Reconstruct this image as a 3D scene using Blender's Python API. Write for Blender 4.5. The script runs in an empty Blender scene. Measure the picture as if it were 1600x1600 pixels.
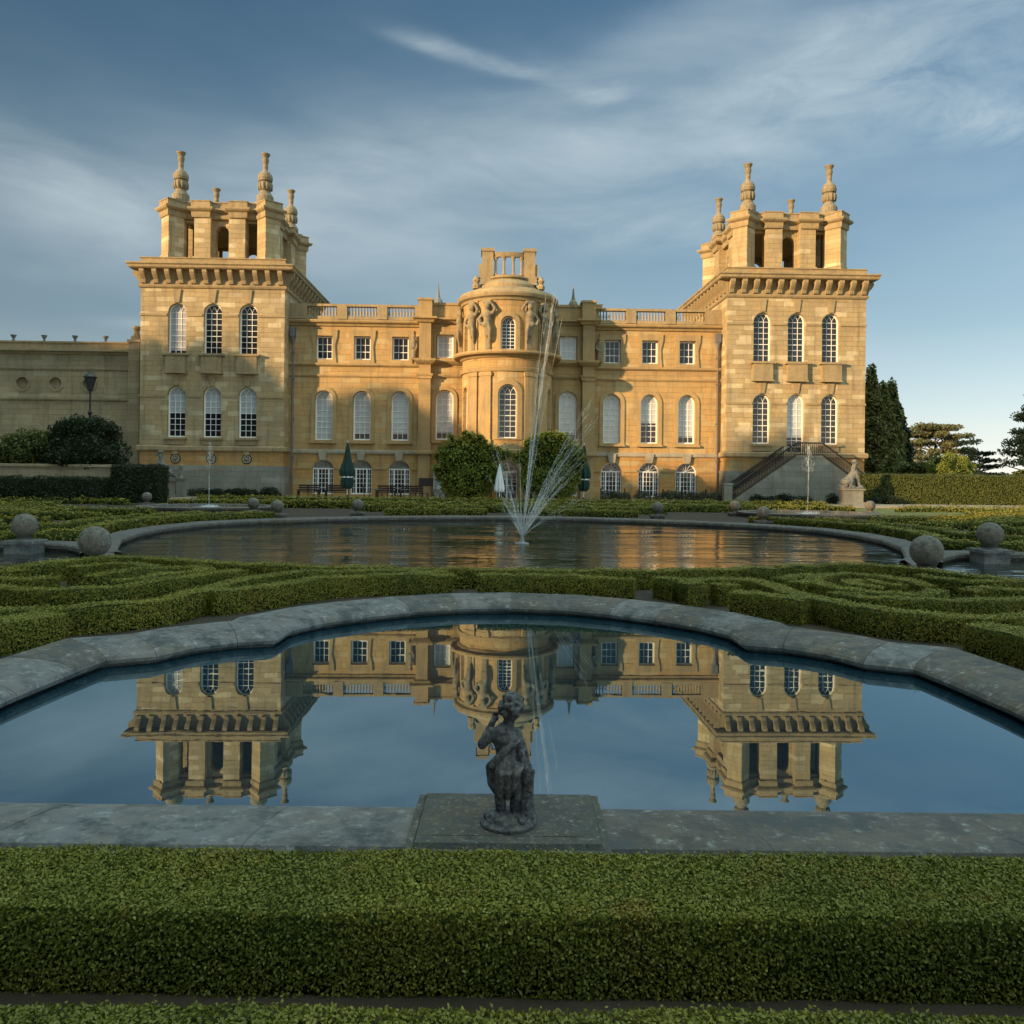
import bpy, bmesh, math, random
import numpy as np
from mathutils import Matrix, Vector, geometry
PI=math.pi; rad=math.radians
random.seed(7); RNG=np.random.default_rng(7)
S=bpy.context.scene; COL=S.collection
# ---------------------------------------------------------------- camera
cam=bpy.data.cameras.new('camera'); camo=bpy.data.objects.new('camera',cam); COL.objects.link(camo); S.camera=camo
cam.sensor_width=36; cam.lens=28.89; cam.shift_y=-0.0384; cam.clip_end=6000; cam.clip_start=.1
camo.matrix_world=Matrix.Translation((0,0,2.2))@Matrix.Rotation(rad(90),4,'X')@Matrix.Rotation(rad(.6),4,'Z')
# ---------------------------------------------------------------- light
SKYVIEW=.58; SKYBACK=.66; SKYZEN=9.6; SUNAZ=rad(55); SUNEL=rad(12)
sdir=Vector((-math.sin(SUNAZ)*math.cos(SUNEL),-math.cos(SUNAZ)*math.cos(SUNEL),math.sin(SUNEL)))
sun=bpy.data.lights.new('sun','SUN'); sun.energy=5.0; sun.angle=rad(.6); sun.color=(1,.69,.37)
suno=bpy.data.objects.new('sun',sun); COL.objects.link(suno); suno.rotation_euler=sdir.to_track_quat('Z','Y').to_euler()
S.view_settings.view_transform='Standard'; S.view_settings.look='None'; S.view_settings.gamma=1; S.view_settings.exposure=0.85
W=bpy.data.worlds.new('World'); S.world=W; W.use_nodes=True
def build_world():
    nt=W.node_tree; nt.nodes.clear(); N=nt.nodes.new; L=nt.links.new
    def m(op,a,b=None,c=None,clamp=False):
        n=N('ShaderNodeMath'); n.operation=op; n.use_clamp=clamp
        for i,v in enumerate((a,b,c)):
            if v is None: continue
            if isinstance(v,(int,float)): n.inputs[i].default_value=v
            else: L(v,n.inputs[i])
        return n.outputs[0]
    def mix(f,a,b,mode='MIX'):
        n=N('ShaderNodeMix'); n.data_type='RGBA'; n.blend_type=mode
        for i,v in ((0,f),(6,a),(7,b)):
            if isinstance(v,(int,float)): n.inputs[i].default_value=v
            elif isinstance(v,tuple): n.inputs[i].default_value=v+(1,)
            else: L(v,n.inputs[i])
        return n.outputs[2]
    out=N('ShaderNodeOutputWorld'); bg=N('ShaderNodeBackground'); bg.inputs[1].default_value=.13
    sky=N('ShaderNodeTexSky'); sky.sky_type='NISHITA'; sky.sun_disc=False; sky.sun_elevation=SUNEL
    sky.sun_rotation=math.atan2(sdir.x,sdir.y)%(2*PI); sky.air_density=1.0; sky.dust_density=.6; sky.ozone_density=1.6
    tc=N('ShaderNodeTexCoord'); sp=N('ShaderNodeSeparateXYZ'); L(tc.outputs['Generated'],sp.inputs[0])
    X,Y,Z=sp.outputs
    az=m('ARCTAN2',X,Y); el=m('ARCSINE',Z)
    # cirrus: streaks drawn out along slightly rising directions
    cb=N('ShaderNodeCombineXYZ'); L(az,cb.inputs[0]); L(el,cb.inputs[1])
    def streak(rot,sx,sy,scale,detail,dist,rough=.55,off=0):
        mp=N('ShaderNodeMapping'); L(cb.outputs[0],mp.inputs[0]); mp.inputs['Rotation'].default_value=(0,0,rad(rot)); mp.inputs['Scale'].default_value=(sx,sy,1); mp.inputs['Location'].default_value=(off,off*.7,off)
        n=N('ShaderNodeTexNoise'); L(mp.outputs[0],n.inputs['Vector']); n.inputs['Scale'].default_value=scale; n.inputs['Detail'].default_value=detail; n.inputs['Roughness'].default_value=rough; n.inputs['Distortion'].default_value=dist
        return n.outputs[0]
    def ell(a0,e0,ra,re,rot=0,soft=1.0):
        c,s=math.cos(rad(rot)),math.sin(rad(rot))
        da=m('SUBTRACT',az,a0); de=m('SUBTRACT',el,e0)
        p=m('ADD',m('MULTIPLY',da,c/ra),m('MULTIPLY',de,s/ra)); q=m('ADD',m('MULTIPLY',da,-s/re),m('MULTIPLY',de,c/re))
        d=m('ADD',m('MULTIPLY',p,p),m('MULTIPLY',q,q))
        return m('POWER',2.718,m('MULTIPLY',d,-soft))
    def PE(px,py):
        x=(px-800)/1284; z=(738.5-py)/1284; return math.atan(x),math.atan(z/math.sqrt(1+x*x))
    veil=streak(-10,1.6,4.5,1.6,3,.15,.5); fine=streak(-13,1.8,6.5,1.9,7,.3,.58,3); wisp=streak(18,3,8,2.6,6,.5,.62,9)
    fineC=m('MULTIPLY_ADD',fine,2.5,-.80,True); veilC=m('MULTIPLY_ADD',veil,2.6,-.80,True); wC=m('MULTIPLY_ADD',wisp,3.4,-1.2,True)
    tot=None
    for (px,py,ra,re,rot,amp,tex) in [
        (640,290,.34,.085,12,1.15,'v'),(560,300,.30,.05,14,.7,'f'),(300,340,.28,.08,8,.55,'v'),(640,370,.18,.07,-10,1.2,'v'),(900,240,.16,.03,16,.6,'f'),(110,310,.15,.04,-22,.9,'f'),(1000,350,.11,.03,-4,1.2,'f'),
        (1130,190,.20,.035,18,.6,'f'),(1420,80,.24,.06,14,1.0,'w'),(1240,95,.06,.02,25,1.2,'w'),(1530,180,.08,.022,-15,1.6,'w'),(1350,60,.2,.05,10,.4,'v'),
        (710,90,.06,.007,-12,1.7,'f'),(800,108,.08,.007,-14,1.8,'f'),(935,143,.035,.009,6,2.2,'f'),(880,125,.06,.02,-14,.7,'f'),(1040,60,.20,.03,16,.7,'v'),(1500,300,.25,.12,0,.3,'v'),(200,510,.05,.006,0,1.4,'v'),(1450,535,.3,.02,0,.5,'v')]:
        a0,e0=PE(px,py); t={'f':fineC,'v':veilC,'w':wC,'k':m('MULTIPLY_ADD',fine,1.6,-.2,True)}[tex]
        v=m('MULTIPLY',m('MULTIPLY',ell(a0,e0,ra,re,rot),t),amp)
        tot=v if tot is None else m('ADD',tot,v)
    rest=m('MULTIPLY',m('MULTIPLY',veilC,fineC),.05)
    tot=m('ADD',tot,rest)
    cl=m('MULTIPLY',m('SUBTRACT',1.0,m('POWER',2.718,m('MULTIPLY',tot,-1.15))),m('MULTIPLY_ADD',fineC,.55,.50),None,True)
    # hue: teal-blue evening sky, paling towards the horizon
    up=m('MULTIPLY',el,1.0)
    cr=N('ShaderNodeValToRGB'); L(m('MULTIPLY',m('MAXIMUM',el,0),1.6),cr.inputs[0])
    e=cr.color_ramp.elements; e[0].position=0; e[0].color=(7.6,7.1,6.6,1); e[1].position=1; e[1].color=(.40,1.0,1.8,1)
    for p,c in ((.06,(5.4,5.8,5.8)),(.14,(3.9,4.8,5.2)),(.26,(2.25,3.3,3.95)),(.5,(1.05,2.0,2.85)),(.80,(.50,1.22,2.05))):
        x=e.new(p); x.color=c+(1,)
    base=mix(.80,sky.outputs[0],cr.outputs[0])
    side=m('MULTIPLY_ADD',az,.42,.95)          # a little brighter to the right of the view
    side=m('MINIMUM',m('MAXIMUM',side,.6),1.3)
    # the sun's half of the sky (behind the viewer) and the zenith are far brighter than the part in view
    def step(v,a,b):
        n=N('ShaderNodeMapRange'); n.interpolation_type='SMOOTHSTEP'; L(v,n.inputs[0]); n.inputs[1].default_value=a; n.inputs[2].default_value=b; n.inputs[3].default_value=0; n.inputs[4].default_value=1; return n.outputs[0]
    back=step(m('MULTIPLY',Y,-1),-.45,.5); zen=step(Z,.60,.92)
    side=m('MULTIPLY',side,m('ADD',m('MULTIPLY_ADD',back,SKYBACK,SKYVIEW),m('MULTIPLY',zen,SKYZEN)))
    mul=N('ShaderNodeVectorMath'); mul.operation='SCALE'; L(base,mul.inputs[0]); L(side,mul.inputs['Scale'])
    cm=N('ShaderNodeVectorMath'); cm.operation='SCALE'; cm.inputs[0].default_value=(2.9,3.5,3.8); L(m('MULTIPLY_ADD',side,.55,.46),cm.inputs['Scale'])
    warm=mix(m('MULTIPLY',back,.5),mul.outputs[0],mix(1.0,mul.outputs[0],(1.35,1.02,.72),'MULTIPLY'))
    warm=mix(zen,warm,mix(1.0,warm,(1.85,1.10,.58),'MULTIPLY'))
    col=mix(cl,warm,cm.outputs[0])
    # glow of the low sun side behind the camera
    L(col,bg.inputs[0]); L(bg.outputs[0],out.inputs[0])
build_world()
# ---------------------------------------------------------------- materials
def newmat(name):
    m=bpy.data.materials.new(name); m.use_nodes=True; nt=m.node_tree; b=nt.nodes['Principled BSDF']; b.inputs['Specular IOR Level'].default_value=.3
    return m,nt,b
def mixc(nt,f,a,b,mode='MIX'):
    n=nt.nodes.new('ShaderNodeMix'); n.data_type='RGBA'; n.blend_type=mode
    for i,v in ((0,f),(6,a),(7,b)):
        if isinstance(v,(int,float)): n.inputs[i].default_value=v
        elif isinstance(v,tuple): n.inputs[i].default_value=tuple(v[:3])+(1,)
        else: nt.links.new(v,n.inputs[i])
    return n.outputs[2]
def noise(nt,vec,scale,detail=4,rough=.6,dist=0):
    n=nt.nodes.new('ShaderNodeTexNoise'); nt.links.new(vec,n.inputs['Vector']); n.inputs['Scale'].default_value=scale; n.inputs['Detail'].default_value=detail; n.inputs['Roughness'].default_value=rough; n.inputs['Distortion'].default_value=dist
    return n.outputs[0]
def ramp(nt,v,p0,p1):
    n=nt.nodes.new('ShaderNodeMapRange'); nt.links.new(v,n.inputs[0]); n.inputs[1].default_value=p0; n.inputs[2].default_value=p1
    return n.outputs[0]
def bump(nt,b,h,strength,dist=.02):
    n=nt.nodes.new('ShaderNodeBump'); n.inputs['Strength'].default_value=strength; n.inputs['Distance'].default_value=dist; nt.links.new(h,n.inputs['Height']); nt.links.new(n.outputs[0],b.inputs['Normal'])
def stone(name,c1,c2,c3,stain,bw=.95,bh=.36,brick=True,lich=0,rough=.85,sc=1):
    m,nt,b=newmat(name); N=nt.nodes.new; L=nt.links.new
    tc=N('ShaderNodeTexCoord'); o=tc.outputs['Object']
    n1=noise(nt,o,.55*sc,5,.65); n2=noise(nt,o,5*sc,6,.7); n3=noise(nt,o,28*sc,4,.6)
    if brick:
        sp=N('ShaderNodeSeparateXYZ'); L(o,sp.inputs[0]); ad=N('ShaderNodeMath'); ad.operation='ADD'; L(sp.outputs[0],ad.inputs[0]); L(sp.outputs[1],ad.inputs[1])
        cb=N('ShaderNodeCombineXYZ'); L(ad.outputs[0],cb.inputs[0]); L(sp.outputs[2],cb.inputs[1])
        br=N('ShaderNodeTexBrick'); L(cb.outputs[0],br.inputs['Vector']); br.inputs['Scale'].default_value=1
        br.inputs['Brick Width'].default_value=bw; br.inputs['Row Height'].default_value=bh; br.inputs['Mortar Size'].default_value=.011; br.inputs['Mortar Smooth'].default_value=.3
        br.inputs['Color1'].default_value=tuple(c1)+(1,); br.inputs['Color2'].default_value=tuple(c2)+(1,); br.inputs['Mortar'].default_value=tuple(x*.45 for x in c1)+(1,); br.inputs['Bias'].default_value=-.25
        br.offset_frequency=2; br.squash=1.25; br.squash_frequency=3
        # a sparse second layer of paler replaced blocks
        wn=N('ShaderNodeTexBrick'); L(cb.outputs[0],wn.inputs['Vector']); wn.inputs['Scale'].default_value=1; wn.inputs['Brick Width'].default_value=bw; wn.inputs['Row Height'].default_value=bh; wn.inputs['Mortar Size'].default_value=0
        wn.offset_frequency=2; wn.squash=1.25; wn.squash_frequency=3
        wn.inputs['Color1'].default_value=(0,0,0,1); wn.inputs['Color2'].default_value=(1,1,1,1)
        col=mixc(nt,ramp(nt,wn.outputs[0],.62,.86),br.outputs[0],c3)
        h=br.outputs['Fac']
    else:
        col=mixc(nt,ramp(nt,n2,.40,.60),c1,c2); h=None
    col=mixc(nt,ramp(nt,n1,.38,.72),col,mixc(nt,.6,col,stain))
    # weather streaks running down the face
    mp=N('ShaderNodeMapping'); L(o,mp.inputs[0]); mp.inputs['Scale'].default_value=(1.6,1.6,.16); st=noise(nt,mp.outputs[0],1.5,5,.6)
    col=mixc(nt,ramp(nt,st,.50,.78),col,mixc(nt,.62,col,(.12,.10,.07))); mp2=N('ShaderNodeMapping'); L(o,mp2.inputs[0]); mp2.inputs['Scale'].default_value=(.5,.5,2.2); col=mixc(nt,ramp(nt,noise(nt,mp2.outputs[0],.8,5,.7),.52,.75),col,mixc(nt,.42,col,(.20,.13,.06)))
    col=mixc(nt,ramp(nt,n2,.25,.8),mixc(nt,.30,col,(.06,.05,.035)),col)
    if lich:
        col=mixc(nt,ramp(nt,noise(nt,o,9*sc,8,.8),.54,.74),col,(.30,.31,.29)); col=mixc(nt,ramp(nt,noise(nt,o,3.3*sc,6,.75),.50,.62),col,(.045,.05,.05))
    L(col,b.inputs['Base Color']); b.inputs['Roughness'].default_value=rough
    bp=N('ShaderNodeMath'); bp.operation='MULTIPLY_ADD'; L(n3,bp.inputs[0]); bp.inputs[1].default_value=.5; 
    if h is not None:
        iv=N('ShaderNodeMath'); iv.operation='MULTIPLY'; L(h,iv.inputs[0]); iv.inputs[1].default_value=-1.0; L(iv.outputs[0],bp.inputs[2])
    else: L(n2,bp.inputs[2])
    bump(nt,b,bp.outputs[0],.55,.03)
    return m
M={}
M['tower']=stone('tower ashlar',(.46,.335,.165),(.30,.215,.11),(.62,.50,.30),(.25,.21,.14))
M['wing']=stone('wing ashlar',(.52,.32,.12),(.39,.245,.095),(.56,.40,.19),(.34,.24,.12),1.1,.42)
M['base']=stone('orange basement ashlar',(.50,.27,.08),(.40,.21,.06),(.48,.33,.14),(.32,.22,.11),1.0,.40)
M['grey']=stone('grey plinth ashlar',(.25,.245,.205),(.20,.20,.17),(.30,.30,.25),(.12,.12,.10),1.2,.42)
M['trim']=stone('dressed trim stone',(.46,.335,.165),(.32,.235,.125),(.5,.4,.2),(.20,.165,.11),brick=False)
M['trimw']=stone('warm trim stone',(.52,.345,.145),(.40,.265,.115),(.5,.4,.2),(.27,.20,.115),brick=False)
M['band']=stone('pale string stone',(.42,.37,.27),(.36,.31,.23),(.5,.4,.2),(.2,.18,.14),brick=False)
M['carved']=stone('weathered carved stone',(.36,.28,.16),(.20,.165,.11),(.5,.4,.2),(.15,.14,.11),brick=False)
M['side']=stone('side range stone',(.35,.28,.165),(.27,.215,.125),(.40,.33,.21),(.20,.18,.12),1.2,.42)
M['coping']=stone('lichened coping stone',(.088,.076,.062),(.042,.037,.032),(.5,.4,.2),(.10,.10,.10),brick=False,lich=1,rough=.8)
M['coping2']=stone('bluish pale coping stone',(.14,.136,.13),(.07,.066,.064),(.5,.4,.2),(.15,.16,.17),brick=False,lich=1,rough=.8)
M['slab']=stone('dark lichened slab',(.075,.07,.062),(.034,.034,.03),(.5,.4,.2),(.04,.055,.035),brick=False,lich=1,sc=3)
M['ball']=stone('pitted grey brown stone',(.17,.15,.12),(.10,.09,.075),(.5,.4,.2),(.07,.065,.055),brick=False,lich=1,sc=2.2)
M['plinthstone']=stone('pale weathered plinth stone',(.26,.25,.21),(.19,.18,.15),(.5,.4,.2),(.12,.118,.10),brick=False)
M['sphinx']=stone('grey weathered sphinx stone',(.22,.22,.20),(.14,.14,.13),(.5,.4,.2),(.09,.09,.08),brick=False,lich=1,sc=2)
M['statue']=stone('dark mottled statue stone',(.17,.17,.175),(.022,.024,.028),(.5,.4,.2),(.025,.025,.03),brick=False,lich=1,sc=7)
def plain(name,c,rough=.6,var=.15,scale=6,bumps=0,spec=.3,metal=0):
    m,nt,b=newmat(name); tc=nt.nodes.new('ShaderNodeTexCoord'); n=noise(nt,tc.outputs['Object'],scale,4)
    nt.links.new(mixc(nt,ramp(nt,n,.3,.7),tuple(x*(1-var) for x in c),tuple(min(1,x*(1+var)) for x in c)),b.inputs['Base Color'])
    b.inputs['Roughness'].default_value=rough; b.inputs['Specular IOR Level'].default_value=spec; b.inputs['Metallic'].default_value=metal
    if bumps: bump(nt,b,noise(nt,tc.outputs['Object'],scale*6,4),bumps,.01)
    return m
M['white']=plain('white painted joinery',(.78,.77,.73),.45,.05)
M['blind']=plain('drawn blind behind glass',(.40,.42,.42),.12,.14,1.2,0,.6)
M['blind2']=plain('pink grey curtain behind glass',(.36,.35,.35),.15,.15,1.5,0,.6)
M['dark']=plain('dark interior',(.015,.014,.012),.7)
M['lead']=plain('roof lead',(.16,.165,.17),.6)
M['black']=plain('black iron',(.02,.02,.022),.5)
M['pipe']=plain('grey drainpipe',(.12,.12,.13),.5)
M['greenc']=plain('dark green canvas',(.010,.035,.030),.8,.2,3)
M['whitec']=plain('white canvas',(.62,.64,.64),.8,.08,3)
M['wood']=plain('dark stained wood',(.03,.02,.015),.6,.3,3)
M['blue']=plain('slate blue slats',(.06,.085,.12),.5)
M['sign']=plain('dark notice board',(.03,.022,.02),.4)
M['soil']=plain('brown soil and gravel',(.03,.022,.014),.95,.35,1.8,.5)
M['gravel']=plain('pale pinkish gravel',(.24,.20,.15),.95,.15,2.5,.5)
M['lawn']=plain('short lawn',(.085,.10,.028),.95,.25,.7,.6)
M['field']=plain('rough grass land',(.06,.085,.03),.95,.25,.05,.3)
M['bark']=plain('brown bark',(.06,.045,.03),.9,.3,3,.5)
def glassmat():
    m,nt,b=newmat('window glass'); tc=nt.nodes.new('ShaderNodeTexCoord')
    b.inputs['Base Color'].default_value=(.018,.018,.020,1); b.inputs['Roughness'].default_value=.05; b.inputs['Specular IOR Level'].default_value=.38
    bump(nt,b,noise(nt,tc.outputs['Object'],2.2,2),.25,.02); return m
M['glass']=glassmat()
def leafmat(name,a,b_,c,core=False):
    m,nt,b=newmat(name); N=nt.nodes.new; L=nt.links.new
    g=N('ShaderNodeNewGeometry'); tc=N('ShaderNodeTexCoord')
    col=mixc(nt,g.outputs['Random Per Island'],a,b_) if not core else mixc(nt,noise(nt,tc.outputs['Object'],22,3),a,b_)
    col=mixc(nt,ramp(nt,noise(nt,tc.outputs['Object'],.9,5,.7),.42,.68),col,c)
    if not core: col=mixc(nt,ramp(nt,noise(nt,tc.outputs['Object'],2.6,6,.78),.54,.72),col,tuple(x*y for x,y in zip(b_,(.85,.62,.7)))); col=mixc(nt,ramp(nt,noise(nt,tc.outputs['Object'],7,3,.6),.35,.75),mixc(nt,.35,col,tuple(x*.4 for x in a)),col)
    L(col,b.inputs['Base Color']); b.inputs['Roughness'].default_value=.55 if not core else .9; b.inputs['Specular IOR Level'].default_value=.25 if not core else .05
    if not core:
        tr=N('ShaderNodeBsdfTranslucent'); L(col,tr.inputs[0]); ms=N('ShaderNodeMixShader'); ms.inputs[0].default_value=.22
        out=nt.nodes['Material Output']; L(b.outputs[0],ms.inputs[1]); L(tr.outputs[0],ms.inputs[2]); L(ms.outputs[0],out.inputs[0])
    else: bump(nt,b,noise(nt,tc.outputs['Object'],60,3),.8,.03)
    return m
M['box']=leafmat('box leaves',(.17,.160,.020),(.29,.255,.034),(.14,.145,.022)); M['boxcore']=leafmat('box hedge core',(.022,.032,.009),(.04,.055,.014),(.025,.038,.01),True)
M['boxf']=leafmat('young box leaves',(.14,.142,.016),(.26,.235,.032),(.115,.13,.018))
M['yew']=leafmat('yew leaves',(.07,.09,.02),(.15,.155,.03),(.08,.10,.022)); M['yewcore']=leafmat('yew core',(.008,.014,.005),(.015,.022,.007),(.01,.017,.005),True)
M['magn']=leafmat('glossy evergreen leaves',(.14,.18,.025),(.28,.29,.04),(.16,.20,.03))
M['cyp']=leafmat('cypress foliage',(.12,.13,.04),(.24,.225,.06),(.14,.15,.045))
M['cedar']=leafmat('cedar foliage',(.11,.12,.055),(.20,.19,.075),(.13,.135,.06))
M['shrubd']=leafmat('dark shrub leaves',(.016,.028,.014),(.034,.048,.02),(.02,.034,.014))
M['laven']=leafmat('grey green border leaves',(.07,.085,.055),(.13,.14,.10),(.06,.08,.04))
M['tree']=leafmat('broad tree leaves',(.03,.05,.015),(.07,.09,.03),(.04,.06,.02))
def watermat(name,rip,scale,rough,ior,tint,strx=1,stry=1,gc=(.95,.97,.93)):
    m=bpy.data.materials.new(name); m.use_nodes=True; nt=m.node_tree; nt.nodes.clear(); N=nt.nodes.new; L=nt.links.new
    out=N('ShaderNodeOutputMaterial'); d=N('ShaderNodeBsdfDiffuse'); d.inputs[0].default_value=tint+(1,)
    g=N('ShaderNodeBsdfGlossy'); g.inputs['Roughness'].default_value=rough; g.inputs[0].default_value=gc+(1,)
    fr=N('ShaderNodeFresnel'); fr.inputs[0].default_value=ior; ms=N('ShaderNodeMixShader')
    tc=N('ShaderNodeTexCoord'); mp=N('ShaderNodeMapping'); L(tc.outputs['Object'],mp.inputs[0]); mp.inputs['Scale'].default_value=(strx,stry,1)
    n=noise(nt,mp.outputs[0],scale,3,.5); n2=noise(nt,mp.outputs[0],.35,2,.5)
    mu=N('ShaderNodeMath'); mu.operation='MULTIPLY'; L(n,mu.inputs[0]); L(ramp(nt,n2,.35,.65),mu.inputs[1])
    bp=N('ShaderNodeBump'); bp.inputs['Strength'].default_value=1; bp.inputs['Distance'].default_value=rip; L(mu.outputs[0],bp.inputs['Height'])
    L(bp.outputs[0],g.inputs['Normal']); L(bp.outputs[0],fr.inputs['Normal'])
    L(fr.outputs[0],ms.inputs[0]); L(d.outputs[0],ms.inputs[1]); L(g.outputs[0],ms.inputs[2]); L(ms.outputs[0],out.inputs[0]); return m
M['water1']=watermat('still pool water',.00035,3,.006,4.0,(.003,.014,.022),1,1,(.72,.93,1.02))
M['water2']=watermat('rippled pool water',.045,2.3,.05,4.8,(.012,.016,.015),.6,1.6)
def spraymat():
    m,nt,b=newmat('water spray'); N=nt.nodes.new; L=nt.links.new
    b.inputs['Base Color'].default_value=(.85,.88,.9,1); b.inputs['Roughness'].default_value=.3
    t=N('ShaderNodeBsdfTransparent'); ms=N('ShaderNodeMixShader'); ms.inputs[0].default_value=.10
    L(t.outputs[0],ms.inputs[1]); L(b.outputs[0],ms.inputs[2]); L(ms.outputs[0],nt.nodes['Material Output'].inputs[0]); return m
M['spray']=spraymat()
# ---------------------------------------------------------------- mesh helpers
class MB:
    def __init__(s): s.v=[]; s.f=[]; s.m=[]
    def add(s,v,f,mi=0):
        o=len(s.v); s.v+= [tuple(p) for p in v]; s.f+=[tuple(i+o for i in q) for q in f]; s.m+=[mi]*len(f)
    def box(s,x0,x1,y0,y1,z0,z1,mi=0):
        v=[(x0,y0,z0),(x1,y0,z0),(x1,y1,z0),(x0,y1,z0),(x0,y0,z1),(x1,y0,z1),(x1,y1,z1),(x0,y1,z1)]
        s.add(v,[(0,3,2,1),(4,5,6,7),(0,1,5,4),(1,2,6,5),(2,3,7,6),(3,0,4,7)],mi)
    def rbox(s,cx,cy,hx,hy,z0,z1,ang,mi=0,top=1.0):
        c,sn=math.cos(ang),math.sin(ang); v=[]
        for z,k in ((z0,1),(z1,top)):
            for a,b in ((-1,-1),(1,-1),(1,1),(-1,1)):
                x,y=a*hx*k,b*hy*k; v.append((cx+x*c-y*sn,cy+x*sn+y*c,z))
        s.add(v,[(0,3,2,1),(4,5,6,7),(0,1,5,4),(1,2,6,5),(2,3,7,6),(3,0,4,7)],mi)
    def lathe(s,prof,cx=0,cy=0,n=16,mi=0,z=0,sq=False):
        v=[];f=[]
        for r,h in prof:
            for k in range(n):
                a=2*PI*(k+.5)/n; v.append((cx+r*math.cos(a),cy+r*math.sin(a),z+h))
        for i in range(len(prof)-1):
            for k in range(n): f.append((i*n+k,i*n+(k+1)%n,(i+1)*n+(k+1)%n,(i+1)*n+k))
        f.append(tuple(range(n))[::-1]); f.append(tuple(range((len(prof)-1)*n,len(prof)*n))); s.add(v,f,mi)
    def tube(s,pts,r,n=6,mi=0):
        pts=[Vector(p) for p in pts]; rr=r if isinstance(r,(list,tuple)) else [r]*len(pts); v=[];f=[]
        for i,p in enumerate(pts):
            d=(pts[min(i+1,len(pts)-1)]-pts[max(i-1,0)]).normalized(); a=d.orthogonal().normalized() if abs(d.z)>.9 else d.cross(Vector((0,0,1))).normalized(); b=d.cross(a)
            for k in range(n):
                t=2*PI*k/n; v.append(p+(a*math.cos(t)+b*math.sin(t))*rr[i])
        for i in range(len(pts)-1):
            for k in range(n): f.append((i*n+k,i*n+(k+1)%n,(i+1)*n+(k+1)%n,(i+1)*n+k))
        f.append(tuple(range(n))); f.append(tuple(range((len(pts)-1)*n,len(pts)*n))[::-1]); s.add(v,f,mi)
    def sphere(s,c,r,n=10,mi=0):
        rx,ry,rz=r if isinstance(r,(tuple,list)) else (r,r,r); v=[];f=[]; m=n
        for i in range(1,n):
            a=PI*i/n
            for k in range(m*2): t=PI*k/m; v.append((c[0]+rx*math.sin(a)*math.cos(t),c[1]+ry*math.sin(a)*math.sin(t),c[2]-rz*math.cos(a)))
        for i in range(n-2):
            for k in range(2*m): f.append((i*2*m+k,i*2*m+(k+1)%(2*m),(i+1)*2*m+(k+1)%(2*m),(i+1)*2*m+k))
        f.append(tuple(range(2*m))[::-1]); f.append(tuple(range((n-2)*2*m,(n-1)*2*m))); s.add(v,f,mi)
    def sweep(s,path,prof,closed=False,mi=0):
        """prof: closed loop of (outward offset, z); outward is to the right of the walking direction"""
        n=len(path); P=[Vector(p[:2]) for p in path]; k=len(prof); v=[];f=[]
        for i,p in enumerate(P):
            a=P[i-1] if (i>0 or closed) else None; b=P[(i+1)%n] if (i<n-1 or closed) else None
            d1=(p-a).normalized() if a is not None else None; d2=(b-p).normalized() if b is not None else None
            if d1 is None: d1=d2
            if d2 is None: d2=d1
            n1=Vector((d1.y,-d1.x)); n2=Vector((d2.y,-d2.x)); mm=(n1+n2)
            mm=mm/max(.35,mm.length_squared)*2 if mm.length>1e-4 else n1
            for o,z in prof: q=p+mm*o; v.append((q.x,q.y,z))
        for i in range(n if closed else n-1):
            j=(i+1)%n
            for t in range(k): f.append((i*k+t,j*k+t,j*k+(t+1)%k,i*k+(t+1)%k))
        if not closed: f.append(tuple(range(k))); f.append(tuple(range((n-1)*k,n*k))[::-1])
        s.add(v,f,mi)
    def wall(s,outer,holes,v0,th,mi=0):
        loops=[outer]+holes; t=geometry.tessellate_polygon([[Vector((a,b,0)) for a,b in l] for l in loops])
        pts=[p for l in loops for p in l]; s.add([(a,v0,b) for a,b in pts],[tuple(q) for q in t],mi)
        for l in loops:
            n=len(l); s.add([(a,v0,b) for a,b in l]+[(a,v0+th,b) for a,b in l],[(i,(i+1)%n,n+(i+1)%n,n+i) for i in range(n)],mi)
    def build(s,name,mats,parent=None,loc=(0,0,0),rotz=0,smooth=False,cutx=None,warp=None):
        me=bpy.data.meshes.new(name); me.from_pydata(s.v,[],s.f)
        mats=mats if isinstance(mats,(list,tuple)) else [mats]
        for m in mats: me.materials.append(M[m] if isinstance(m,str) else m)
        if len(mats)>1: me.polygons.foreach_set('material_index',s.m)
        bm=bmesh.new(); bm.from_mesh(me)
        if cutx:
            for x in cutx: bmesh.ops.bisect_plane(bm,geom=bm.verts[:]+bm.edges[:]+bm.faces[:],plane_co=(x,0,0),plane_no=(1,0,0))
        if warp:
            for v in bm.verts: v.co=warp(v.co)
        bmesh.ops.recalc_face_normals(bm,faces=bm.faces[:])
        bm.to_mesh(me); bm.free()
        if smooth: me.polygons.foreach_set('use_smooth',[True]*len(me.polygons))
        o=bpy.data.objects.new(name,me); COL.objects.link(o); o.location=loc; o.rotation_euler=(0,0,rotz)
        if parent: o.parent=parent
        return o
def tag(o,label=None,cat=None,group=None,kind=None):
    if label: o['label']=label
    if cat: o['category']=cat
    if group: o['group']=group
    if kind: o['kind']=kind
    return o
def thing(name,label,cat,loc=(0,0,0),rotz=0,group=None):
    o=bpy.data.objects.new(name,None); o.empty_display_size=.3; COL.objects.link(o); o.location=loc; o.rotation_euler=(0,0,rotz); return tag(o,label,cat,group)
def copyo(src,parent,loc,rotz=0,scale=None):
    o=src.copy(); COL.objects.link(o); o.parent=parent; o.location=loc; o.rotation_euler=(0,0,rotz)
    if scale: o.scale=scale
    return o
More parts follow.
